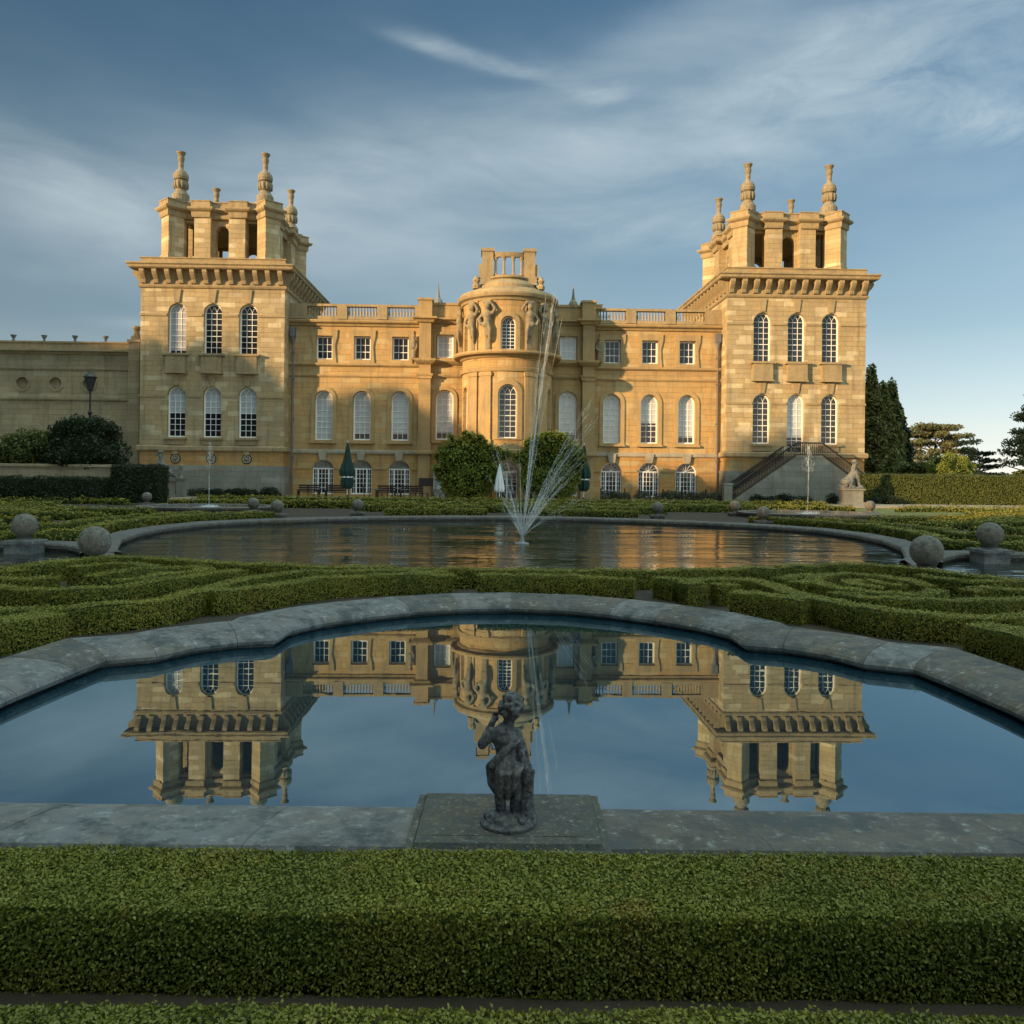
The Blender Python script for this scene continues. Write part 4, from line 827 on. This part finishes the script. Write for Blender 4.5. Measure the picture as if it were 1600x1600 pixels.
# hedges beside and behind the fountain pool
def mir(p): return [(-x,y) for x,y in p]
for sd,nm in ((1,'right'),(-1,'left')):
    f=(lambda p:p) if sd>0 else mir
    hedge(f'long box hedge following the {nm} rim of the fountain pool',f([(21,22.6),(14,22.4),(12.4,23.2),(12.9,25.5),(13.2,28.5),(12.6,31.6),(11.2,34.0),(10.2,35.0)]),.5,cov=.5)
    hedge(f'second box hedge line outside the {nm} rim of the fountain pool',f([(26,25.2),(18,25.0),(14.6,25.6),(14.6,28.6),(14.1,32),(12.9,34.6)]),.45,cov=.5)
    for k,(y,x0,x1,am) in enumerate(((27.5,17,33,.5),(30.4,16.6,36,.8),(33.0,15.9,40,.5),(36.0,15.6,42,1.0),(38.2,19.8,44,.4),(47,22,50,.6),(49.5,24,52,.4))):
        pts=[(x,y+am*math.sin(x*.55+k*1.3)+.05*(x-20)) for x in np.arange(x0,x1,1.4)]
        hedge(f'low {["first","second","third","fourth","fifth","sixth","seventh"][k]} row of box hedge counted outward beyond the {nm} rim of the fountain pool',f(pts),.5,cov=.4)
    for k,(x,y,r) in enumerate(((20,28.9,1.1),(26,31.8,1.2),(21.5,34.6,1.1),(29,36.9,1.1),(25,41.5,1.5),(31,44,1.6))):
        pts=[(x+r*(1-.09*j*.35)*math.cos(j*.52)*1.5,y+r*(1-.09*j*.35)*math.sin(j*.52)) for j in range(17)]
        hedge(f'box hedge curl number {k+1} from the front in the {nm} side parterre',f(pts),.36,cov=.4)
    hedge(f'box hedge strip behind the fountain pool, {nm} half',f([(1.2,39.8),(3.5,39.6),(6.0,39.0)]),.5,cov=.5)
hedge('straight low box hedge across the garden before the palace lawn',[(-19,45.8),(19,45.8)],.9,.12,.42,cov=.5,smooth=False)
hedge('straight low box hedge at the foot of the palace terrace',[(-20,52.5),(20,52.5)],.8,.12,.42,cov=.5,smooth=False)
hedge('middle low box hedge line on the lawn before the palace',[(-8,42.6),(8,42.6)],.7,.12,.38,cov=.5,smooth=False)
# stone balls
def ball(loc,label,r=.32,ped=.12,first=[None]):
    t=thing('ball_finial',label,'stone ball',(loc[0],loc[1],0),0,'stone balls on low plinths round the pools')
    mb=MB(); k=r/.32
    mb.box(-.34*k,.34*k,-.34*k,.34*k,-.1,loc[2]-.10); mb.box(-.40*k,.40*k,-.40*k,.40*k,loc[2]-.10,loc[2]-.02); mb.lathe([(.22*k,0),(.16*k,.05),(.20*k,.10)],0,0,14,z=loc[2]-.02)
    mb.build('plinth','coping2' if abs(loc[0])>11 and loc[1]<25 else 'ball',t)
    m=MB(); m.sphere((0,0,0),r,14); m.build('stone_ball','ball',t,(0,0,loc[2]+.05+r*.97),smooth=True)
ball((-9.3,18.35,.18),'big dark stone ball at the left front cusp of the fountain pool',.345); ball((9.15,18.1,.18),'big dark stone ball at the right front cusp of the fountain pool',.35)
ball((-12.5,21.1,.36),'stone ball on a banded pale plinth near the left frame edge',.31); ball((12.35,21.2,.38),'brownish stone ball on a stepped plinth near the right frame edge',.315)
for x,y,l in ((-20.2,45.5,'small stone ball left of the left side fountain'),(-12.0,38.2,'small stone ball at the right front of the left side fountain'),(-10.15,35.6,'small stone ball on the left back rim of the fountain pool'),(-7.1,37.9,'small stone ball left of the middle behind the fountain pool'),(6.8,38.3,'small stone ball right of the middle behind the fountain pool'),(11.3,41.6,'small stone ball left of the right side fountain'),(10.5,34.3,'small stone ball on the right back rim of the fountain pool'),(19.1,43.8,'small stone ball right of the right side fountain')):
    ball((x,y,.33),l,.27)
# fountains
def strand(mb,p0,p1,sag,r0,r1,n=14,drops=60,spread=.03):
    p0,p1=Vector(p0),Vector(p1); pts=[]
    for k in range(n+1):
        t=k/n; p=p0.lerp(p1,t); p.z+=sag*4*t*(1-t); pts.append(p+Vector((random.gauss(0,.004),random.gauss(0,.004),0))*(1+2*t))
    mb.tube(pts,[(r0*.6+(.007-r0*.6)*k/n)*random.uniform(.4,1.3) for k in range(n+1)],5)
    for k in range(drops):
        t=random.random()**.8; p=p0.lerp(p1,t); p.z+=sag*4*t*(1-t); s=spread*(.3+2*t); q=p+Vector((random.gauss(0,s),random.gauss(0,s),random.gauss(0,s*1.5))); r=random.uniform(.004,.009); L=random.uniform(.08,.35)
        d=(p1-p0).normalized(); mb.tube([q,q+d*L],[r,r*.4],4)
def centralfountain():
    X,Y=.33,25.4; t=thing('central_fountain','tall fanning fountain jets rising from the middle of the large pool','fountain',(X,Y,0))
    mb=MB(); mb.lathe([(.22,-.1),(.22,.03),(.10,.06),(.07,.12),(.05,.22)],0,0,14); mb.build('nozzle','lead',t)
    k=25.4/1284
    def P(px,py,dy=0): return ((px-817)*k*(1+dy*.0),dy,(855-py)*k)
    for (px,py,sag,r0,r1,dr) in ((768,692,.10,.045,.05,150),(790,752,.05,.04,.035,90),(822,690,.05,.035,.05,120),(848,560,.10,.035,.07,160),(863,455,.25,.03,.10,260),(905,700,.25,.035,.045,140),(926,632,.35,.03,.06,160),(884,742,.16,.035,.03,90),(862,735,.1,.03,.03,80),(838,770,.03,.03,.03,60),(806,770,.02,.03,.03,60)):
        mb=MB(); q=Vector(P(px,py,random.uniform(-.4,.4)))
        for j in range(7): strand(mb,P(817,845),q+Vector((random.gauss(0,.15),random.gauss(0,.15),-abs(random.gauss(0,.5)))),sag,random.uniform(.010,.03),r1,n=12,drops=dr//14,spread=.02)
        mb.build('water_jet','spray',t)
    mb=MB()   # falling drops and broken water around the nozzle
    for j in range(520):
        a=random.uniform(0,2*PI); r=abs(random.gauss(0,1.6)); x=r*math.cos(a)+.8; y=r*math.sin(a); z=abs(random.gauss(0,1.2))+.02; q=Vector((x,y,z)); mb.tube([q,q+Vector((0,0,random.uniform(.02,.12)))],[.004,.0015],4)
    o=mb.build('falling_spray','spray',t); o['kind']='stuff'
centralfountain()
def sidefountain(x,y,label,h):
    t=thing('side_fountain',label,'fountain',(x,y,0),0)
    mb=MB(); ring=[(3.3*math.cos(2*PI*k/40),3.3*math.sin(2*PI*k/40)*.8) for k in range(40)]; mb.sweep(ring,[(-.30,.0),(.16,.0),(.16,.22),(.24,.26),(.26,.36),(-.26,.38),(-.30,.34)],True); mb.build('basin_rim','coping',t)
    mb=MB(); n=40; mb.add([(p[0]*.93,p[1]*.93,.28) for p in ring],[tuple(range(n))]); mb.build('basin_water','water2',t)
    mb=MB(); strand(mb,(0,0,.3),(.02,0,h),0,.035,.02,drops=60,spread=.012)
    for k in range(160):
        s=random.random(); q=Vector((random.gauss(0,.05+.12*s),random.gauss(0,.06+.12*s),h-1.3*s+random.gauss(0,.05))); mb.tube([q,q+Vector((0,0,random.uniform(.04,.14)))],[.012,.004],4)
    mb.build('water_jet','spray',t)
    mb=MB()
    for k in range(200):
        a=random.uniform(0,2*PI); r=abs(random.gauss(0,.35)); q=Vector((r*math.cos(a),r*math.sin(a),.3)); mb.tube([q,q+Vector((0,0,random.uniform(.03,.14)))],[.02,.006],4)
    mb.build('splash','spray',t)
sidefountain(-15.4,41.8,'single jet fountain in a round basin before the left tower',3.55); sidefountain(14.85,41.2,'single jet fountain in a round basin before the right tower',3.65)
# sphinx statues on plinths
def sphinx():
    m=MB(); m.box(-.75,.75,-.36,.36,0,.12)
    m.sphere((.22,0,.42),(.52,.30,.36),8); limb(m,[(.25,0,.5),(-.08,0,.85),(-.22,0,1.18)],[.34,.30,.24]); m.sphere((-.22,-.09,1.12),.13,6); m.sphere((-.22,.09,1.12),.13,6)
    limb(m,[(-.2,0,1.3),(-.24,0,1.58)],[.13,.10]); m.sphere((-.28,0,1.74),(.17,.155,.20),8); m.sphere((-.45,0,1.72),.035,5); m.sphere((-.21,0,1.88),(.20,.19,.13),7)
    for s in (-1,1):
        limb(m,[(-.24,.19*s,1.1),(-.42,.19*s,.6),(-.50,.19*s,.20)],[.13,.10,.08]); m.sphere((-.60,.19*s,.18),(.16,.09,.08),6)
        limb(m,[(.42,.27*s,.45),(.10,.32*s,.55),(.18,.32*s,.2)],[.22,.17,.10]); m.sphere((.02,.32*s,.18),(.2,.09,.08),6)
        limb(m,[(-.2,.14*s,1.62),(-.12,.18*s,1.35),(-.16,.2*s,1.15)],[.09,.08,.07])
    limb(m,[(.7,0,.3),(.85,.1,.2),(.7,.3,.18),(.45,.42,.18)],[.06,.05,.05,.06]); return m
sx=None
for x,y,rz,l,h in ((-24.0,56.6,0,'seated stone sphinx on a plinth before the left tower',1.15),(23.2,56.2,PI,'seated stone sphinx on a plinth at the foot of the right tower stair',1.0)):
    tp=MB(); tp.box(-.66,.66,-.45,.45,-.1,h); tp.box(-.78,.78,-.55,.55,h,h+.10); tp.box(-.76,.76,-.54,.54,-.1,.2)
    p=tp.build('statue_plinth','plinthstone',None,(x,y,.25),rz); tag(p,'pale square stone plinth carrying the sphinx before the '+('left tower' if x<0 else 'right tower stair'),'plinth')
    if sx is None: sx=remesh('sphinx_statue',sphinx(),'sphinx',.035,None,(x,y,.25+h+.10),rz); o=sx
    else: o=sx.copy(); COL.objects.link(o); o.location=(x,y,.25+h+.1); o.rotation_euler=(0,0,rz)
    tag(o,l,'statue',None)
t=thing('ornamental_post','slender pale stone post beside the left sphinx','post',(-23.0,57.2,.25)); mb=MB(); mb.box(-.26,.26,-.26,.26,-.1,1.25); mb.box(-.32,.32,-.32,.32,1.25,1.36); mb.build('pedestal','plinthstone',t); mb=MB(); mb.lathe([(.12,1.36),(.06,1.5),(.05,1.9),(.10,2.0),(.14,2.2),(.05,2.3),(.03,2.4)],0,0,10); mb.build('shaft','plinthstone',t)
# terrace furniture
def parasol(name,label,x,y,h,r,mat):
    t=thing(name,label,'parasol',(x,y,.26)); m=MB(); n=16; prof=[(.02,h),(.10,h-.35),(.26,h-1.3),(r,h-2.0),(r*.98,h-2.3),(r*.70,h-2.42),(r*.86,h-2.7),(r*.8,h-3.05),(r*.45,h-3.25)]
    if h<3: prof=[(.02,h),(.08,h-.2),(r*.7,h-.9),(r,h-1.6),(r*.9,h-1.75),(.08,h-1.8)]
    v=[];f=[]
    for a,b in prof:
        for k in range(n): t_=2*PI*k/n; q=a*(1+.16*math.cos(8*t_/1)); v.append((q*math.cos(t_),q*math.sin(t_),b))
    for i in range(len(prof)-1):
        for k in range(n): f.append((i*n+k,i*n+(k+1)%n,(i+1)*n+(k+1)%n,(i+1)*n+k))
    m.add(v,f); m.build('canopy',mat,t)
    m=MB(); m.tube([(0,0,0),(0,0,h+.06)],.035,8); m.build('pole','white',t)
    m=MB(); m.lathe([(.32,0),(.32,.06),(.08,.10),(.06,.3)],0,0,14); m.build('base','black',t)
    if h>3: m=MB(); m.lathe([(r*.80,0),(r*.82,.05),(r*.80,.10)],0,0,12,z=h-2.47); m.build('strap','white',t)
parasol('closed_parasol','tall closed dark green parasol left of the bushes',-11.3,56.4,3.95,.48,'greenc'); parasol('closed_parasol','tall closed dark green parasol right of the bushes',4.95,56.6,3.95,.42,'greenc'); parasol('closed_parasol','small closed white parasol between the two bushes',-.82,54.2,2.45,.30,'whitec')
chair0=None
def chair(x,y,rz,label):
    global chair0
    if chair0 is None:
        t=thing('terrace_chair',label,'chair',(x,y,.26),rz,'dark metal chairs on the palace terrace')
        m=MB(); m.box(-.22,.22,-.22,.22,.43,.46); m.build('seat','black',t); m=MB()
        for k in range(5): m.box(-.2+.09*k,-.17+.09*k,.2,.225,.46,.88)
        m.box(-.22,.22,.195,.23,.86,.92); m.build('backrest','black',t); m=MB(); m.tube([(0,0,0),(0,0,.44)],.018,6); lg=None
        for a in (-.19,.19):
            for b in (-.19,.19):
                if lg is None: lg=m.build('leg','black',t,(a,b,0))
                else: copyo(lg,t,(a,b,0))
        chair0=t; return
    copytree(chair0,(x,y,.26),rz,label)
table0=None
def table(x,y,label):
    global table0
    if table0 is None:
        t=thing('terrace_table',label,'table',(x,y,.26),0,'small round tables on the palace terrace'); m=MB(); m.lathe([(.42,.70),(.42,.73)],0,0,16); m.build('table_top','blue',t); m=MB(); m.lathe([(.25,0),(.22,.03),(.03,.06),(.03,.70)],0,0,10); m.build('pedestal','black',t); table0=t; return
    copytree(table0,(x,y,.26),0,label)
spots=[(-13.2,56.6,'before the first basement window of the left wing'),(-9.4,56.8,'just right of the left green parasol'),(-7.4,56.4,'before the third basement window of the left wing'),(-5.4,56.9,'below the notice board'),(-1.4,56.0,'beside the white parasol'),(7.0,57.0,'before the first basement window of the right wing'),(9.6,56.7,'before the middle basement window of the right wing'),(12.6,56.9,'before the third basement window of the right wing')]
for x,y,l in spots:
    table(x,y,'small round table '+l); chair(x-.62,y,PI/2,'dark chair left of the table '+l.replace('basement ','')); chair(x+.62,y,-PI/2,'dark chair right of the table '+l.replace('basement ',''))
for x,w,l in ((-14.4,1.5,'leftmost, against the wing corner'),(-12.4,1.6,'second from the left, below the first window'),(-8.9,1.3,'third from the left, right of the green parasol'),(-7.1,1.6,'rightmost, below the third window')):
    t=thing('planter_bench','dark wooden slatted bench, '+l,'bench',(x,58.2,.26),0,'dark benches along the left wing'); m=MB(); m.box(-w/2,w/2,-.25,.25,.40,.46); m.build('seat','wood',t); m=MB()
    for k in range(3): m.box(-w/2,w/2,.22,.26,.5+.16*k,.62+.16*k)
    m.build('backrest','wood',t); m=MB(); m.box(-w/2,-w/2+.07,-.25,.26,0,.6); m.build('leg','wood',t); m=MB(); m.box(w/2-.07,w/2,-.25,.26,0,.6); m.build('leg','wood',t)
t=thing('notice_board','dark rectangular notice board on two legs before the left pavilion','sign',(-6.1,58.4,.26)); m=MB(); m.box(-.52,.52,-.03,.03,.9,1.5); m.build('panel','sign',t); m=MB(); m.box(-.46,-.40,-.02,.04,0,1.5); m.build('leg','wood',t); m=MB(); m.box(.40,.46,-.02,.04,0,1.5); m.build('leg','wood',t)
t=thing('white_screen','white folded canvas screen at the left edge of the bushes','screen',(-4.9,57.2,.26)); m=MB(); m.add([(-.45,0,0),(.45,0,0),(.42,.02,1.15),(-.28,.02,1.2),(-.45,.1,0),(.45,.1,0),(.42,.1,1.15),(-.28,.1,1.2)],[(0,1,2,3),(4,7,6,5),(0,3,7,4),(1,5,6,2),(2,6,7,3)]); m.build('canvas_panel','whitec',t); m=MB(); m.box(-.5,.5,-.02,.12,0,.06); m.build('foot_rail','white',t)
# lamp post
t=thing('lamp_post','tall black lamp post standing among the dark shrubs at the left','lamp post',(-27.0,52.5,1.0)); m=MB(); m.lathe([(.16,0),(.16,.5),(.09,.7),(.075,4.6),(.14,4.7),(.14,4.8),(.06,4.9),(.05,6.1),(.16,6.2)],0,0,10); m.build('post','black',t)
m=MB(); m.lathe([(.17,6.2),(.34,6.95),(.40,7.0),(.40,7.05),(.16,7.25),(.05,7.42)],0,0,6); m.build('lantern','black',t)
# ================================================================ PLANTS
def shrub(name,label,cat,lobes,size,mats,cov=1.0,trunk=None,group=None,hollow=.4,corek=.80,loc=(0,0,0)):
    t=thing(name,label,cat,loc,0,group); core=MB()
    for (x,y,z,a,b,c) in lobes: core.sphere((x,y,z),(a*corek,b*corek,c*corek),7)
    P,N=crown(lobes,size,cov,hollow); z=P[:,2]>.02; leafmesh('foliage',mats,core if corek>0 else None,P[z],N[z],size,.6,t)
    if trunk:
        m=MB(); 
        for pts,rs in trunk: m.tube(pts,rs,7)
        m.build('trunk','bark',t)
    return t
def lump(cx,cz,rx,ry,rz,n,k=.38,cy=0):
    L=[(cx,cy,cz,rx*.82,ry*.82,rz*.86)]
    for j in range(n):
        a=random.uniform(0,2*PI); e=math.asin(random.uniform(-.6,1)); q=random.uniform(.7,1.0)*k
        L.append((cx+rx*.72*math.cos(a)*math.cos(e),cy+ry*.72*math.sin(a)*math.cos(e),cz+rz*.76*math.sin(e),rx*q,ry*q,rz*q))
    return L
TR=[([(0,0,0),(0,0,1.5)],[.1,.06])]
def fr(rx,cz,rz,n=34):
    o=[]
    for k in range(n):
        a=random.uniform(0,2*PI); q=random.uniform(.85,1.12); r=random.uniform(.22,.42); o.append((rx*q*math.cos(a),random.uniform(-.7,.3),cz+rz*q*math.sin(a)*.95,r,r,r*.9))
    return [x for x in o if x[2]>.3]
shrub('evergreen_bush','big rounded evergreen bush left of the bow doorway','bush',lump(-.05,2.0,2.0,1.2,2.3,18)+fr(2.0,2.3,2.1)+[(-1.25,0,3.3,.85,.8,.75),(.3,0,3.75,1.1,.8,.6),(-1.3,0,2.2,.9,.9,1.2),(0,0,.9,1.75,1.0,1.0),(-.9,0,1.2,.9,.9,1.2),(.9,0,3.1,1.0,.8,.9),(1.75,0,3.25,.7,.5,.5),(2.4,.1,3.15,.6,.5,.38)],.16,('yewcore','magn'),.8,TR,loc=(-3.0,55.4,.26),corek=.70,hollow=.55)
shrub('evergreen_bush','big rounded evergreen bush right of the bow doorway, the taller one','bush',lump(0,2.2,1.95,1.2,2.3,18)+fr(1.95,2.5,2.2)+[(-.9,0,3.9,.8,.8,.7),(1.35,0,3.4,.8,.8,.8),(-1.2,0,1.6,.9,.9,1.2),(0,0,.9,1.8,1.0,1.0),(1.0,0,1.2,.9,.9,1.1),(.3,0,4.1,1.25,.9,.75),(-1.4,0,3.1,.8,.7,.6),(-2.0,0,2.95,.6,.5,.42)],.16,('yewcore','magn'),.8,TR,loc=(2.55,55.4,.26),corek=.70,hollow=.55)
# left shrubs, terrace wall, yew blocks
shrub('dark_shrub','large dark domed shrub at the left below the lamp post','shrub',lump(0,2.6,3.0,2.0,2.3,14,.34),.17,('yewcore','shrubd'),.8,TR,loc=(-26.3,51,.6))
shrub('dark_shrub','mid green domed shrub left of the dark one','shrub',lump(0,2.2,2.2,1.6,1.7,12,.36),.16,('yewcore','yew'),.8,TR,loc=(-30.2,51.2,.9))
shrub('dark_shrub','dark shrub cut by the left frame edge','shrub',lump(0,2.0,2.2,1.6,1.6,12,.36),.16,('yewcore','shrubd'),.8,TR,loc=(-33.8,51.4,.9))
mb=MB(); mb.box(-48,-24.2,49.6,50.1,.1,2.30); mb.sweep([(-48,49.6),(-24.2,49.6),(-24.2,50.1),(-48,50.1)],[(-.2,2.28),(.1,2.28),(.1,2.42),(-.2,2.44)],True); mb.box(-48,-24.2,50.1,56,.1,2.1); tag(mb.build('terrace_wall','side'),'low stone terrace wall below the shrubs at the left','garden wall')
def blockhedge(label,x0,x1,y0,y1,z0,z1,mats,leaf,cov=.8,name='yew_hedge',rot=0,loc=None):
    return hedge(label,[(x,(y0+y1)/2+rot*(x-x0)) for x in np.linspace(x0,x1,max(2,int((x1-x0)/1.2)))],y1-y0,z0,z1-z0,leaf=leaf,cov=cov,mats=mats,group=None,name=name,smooth=False)
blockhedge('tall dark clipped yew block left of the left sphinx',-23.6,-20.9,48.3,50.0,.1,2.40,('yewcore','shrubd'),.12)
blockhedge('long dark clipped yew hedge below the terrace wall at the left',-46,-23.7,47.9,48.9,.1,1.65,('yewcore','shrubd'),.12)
blockhedge('long clipped yew hedge at the right, partly sunlit',24.4,60,58.6,60.6,.1,2.35,('yewcore','yew'),.09,1.0,rot=-.06)
# borders of low plants at the foot of the walls
def border(label,x0,x1,y,h,mats,n,kind='plant'):
    lob=[(random.uniform(x0,x1),y+random.uniform(-.2,.2),.26+random.uniform(.15,h*.5),random.uniform(.3,.5),random.uniform(.25,.4),random.uniform(.25,h*.6)) for _ in range(n)]
    P,N=crown(lob,.10,.8); o=leafmesh('border_plants',mats,None,P,N,.10,.7); tag(o,label,'plants',None,'stuff')
border('dark plants along the foot of the left tower',-26,-16.5,58.9,.7,('yewcore','shrubd'),34); border('grey green plants along the foot of the right wing',6.6,16.8,59.4,.8,('yewcore','laven'),36); border('dark plants at the foot of the stair wall',17,27,57.6,.7,('yewcore','shrubd'),30)
# right hand trees
def cypress(x,y,h,r,label,mats=('yewcore','cyp'),size=.26):
    lob=[]
    for k in range(26):
        t=k/25; a=k*2.4; rr=r*(1-t**4)*(.95 if t>.12 else .8); lob.append((rr*.45*math.cos(a),rr*.45*math.sin(a),h*(.05+.90*t),max(.45,rr*.62),max(.45,rr*.62),h*.08))
    shrub('cypress_tree',label,'tree',lob,size,mats,1.2,[([(0,0,0),(0,0,h*.5)],[.3,.1])],'evergreen trees right of the palace',.3,.72,(x,y,.1))
cypress(32.7,75,12.0,1.7,'tallest narrow cypress half hidden behind the right tower'); cypress(34.2,76,10.6,1.6,'narrow cypress with paired tips right of the tallest one'); cypress(35.3,76.6,10.9,1.5,'pointed cypress just right of the paired tips'); cypress(36.6,78,8.9,1.6,'dark cypress at the right end of the group',('yewcore','shrubd')); cypress(33.2,71.5,4.4,1.7,'low rounded conifer at the foot of the cypress group')
def cedar(x,y,h,r,label,levels=6,flat_=.10,name='cedar_tree',mats=('yewcore','cedar'),dome=.6,size=.3,gap=.25):
    lob=[];tr=[([(0,0,0),(.1,0,h*.5),(0,0,h*.95)],[r*.06,r*.045,.05])]
    for k in range(levels):
        z=h*(.28+.66*k/(levels-1)); rr=r*(1-.5*(k/(levels-1))**2) if dome else r*(1-k/levels)
        nb=random.randint(5,7)
        for j in range(nb):
            a=2*PI*j/nb+k*.7+random.uniform(-.2,.2); q=rr*random.uniform(.75,1.05); zz=z+random.uniform(-.02,.03)*h
            for f in (.45,.75,1.0):
                if random.random()<gap*.5: continue
                lob.append((q*f*math.cos(a)+random.uniform(-.2,.2),q*f*math.sin(a),zz+.02*h*f,r*.17,r*.17,h*flat_*.36))
            tr.append(([(0,0,z-.1*h),(q*.9*math.cos(a),q*.9*math.sin(a),zz)],[r*.022,r*.006]))
    shrub(name,label,'tree',lob,size,mats,.62,tr,'evergreen trees right of the palace',.9,0,(x,y,.1))
cedar(53.5,104,8.6,5.4,'spreading flat topped cedar in the distance',7,.13); cedar(62.5,110,5.6,3.6,'low dark cedar beyond the clipped dome',5,.13,mats=('yewcore','shrubd'))
cedar(58.2,90,12.6,5.0,'layered cedar cut by the right frame edge',8,.12,dome=0,size=.28)
shrub('domed_yew','smooth clipped green dome behind the yew hedge at the right','topiary',[(0,0,1.35,1.9,1.9,1.9)],.10,('yewcore','magn'),1.1,TR,corek=.93,hollow=.1,loc=(36.2,68,.9))
shrub('low_shrub','low dark shrub between the cypresses and the clipped dome','shrub',lump(0,1.4,3.4,1.6,1.1,10,.4),.2,('yewcore','yew'),.8,TR,loc=(34.6,70,1.0))
shrub('low_shrub','low brownish shrub at the right end behind the yew hedge','shrub',lump(0,1.4,4.5,1.6,1.0,12,.36),.22,('yewcore','yew'),.8,TR,loc=(48,72,1.0))
# the tall tree belt behind and to the left of the viewer that shades the garden
sh=Vector((-math.sin(SUNAZ),-math.cos(SUNAZ))); pp=Vector((math.cos(SUNAZ),-math.sin(SUNAZ)))
words=['first','second','third','fourth','fifth','sixth','seventh','eighth','ninth','tenth','eleventh','twelfth','thirteenth','fourteenth','fifteenth','sixteenth','seventeenth','eighteenth']
BD=60; BH=29.6
for k in range(18):
    p=-80+k*6.0; L_=BD+random.uniform(-2,2); x,y=sh.x*L_+pp.x*p,sh.y*L_+pp.y*p; h=BH*random.uniform(.985,1.015)-(5.2 if -51<p<-41 else 1.6 if -57<p<-50 else 8.0 if -38<p<-19 else 1.0 if p<-57 else 0)
    lob=[(0,0,h*.33,5.6,4.5,h*.36),(0,0,h*.66,5.3,4.2,h*.32),(-1.5,0,h*.80,3.4,3,h*.18),(1.7,0,h*.80,3.4,3,h*.18)]
    for j in range(9):
        a=random.uniform(0,2*PI); lob.append((4.2*math.cos(a),3*math.sin(a),random.uniform(.25,.84)*h,2.3,2.3,2.2))
    shrub('shade_tree',f'tall broad tree of the belt behind the viewer, {words[k]} from its far end','tree',lob,.9,('yewcore','tree'),.45,[([(0,0,0),(0,0,h*.6)],[.6,.25])],'trees of the belt behind the viewer',.5,.84,(x,y,.1))
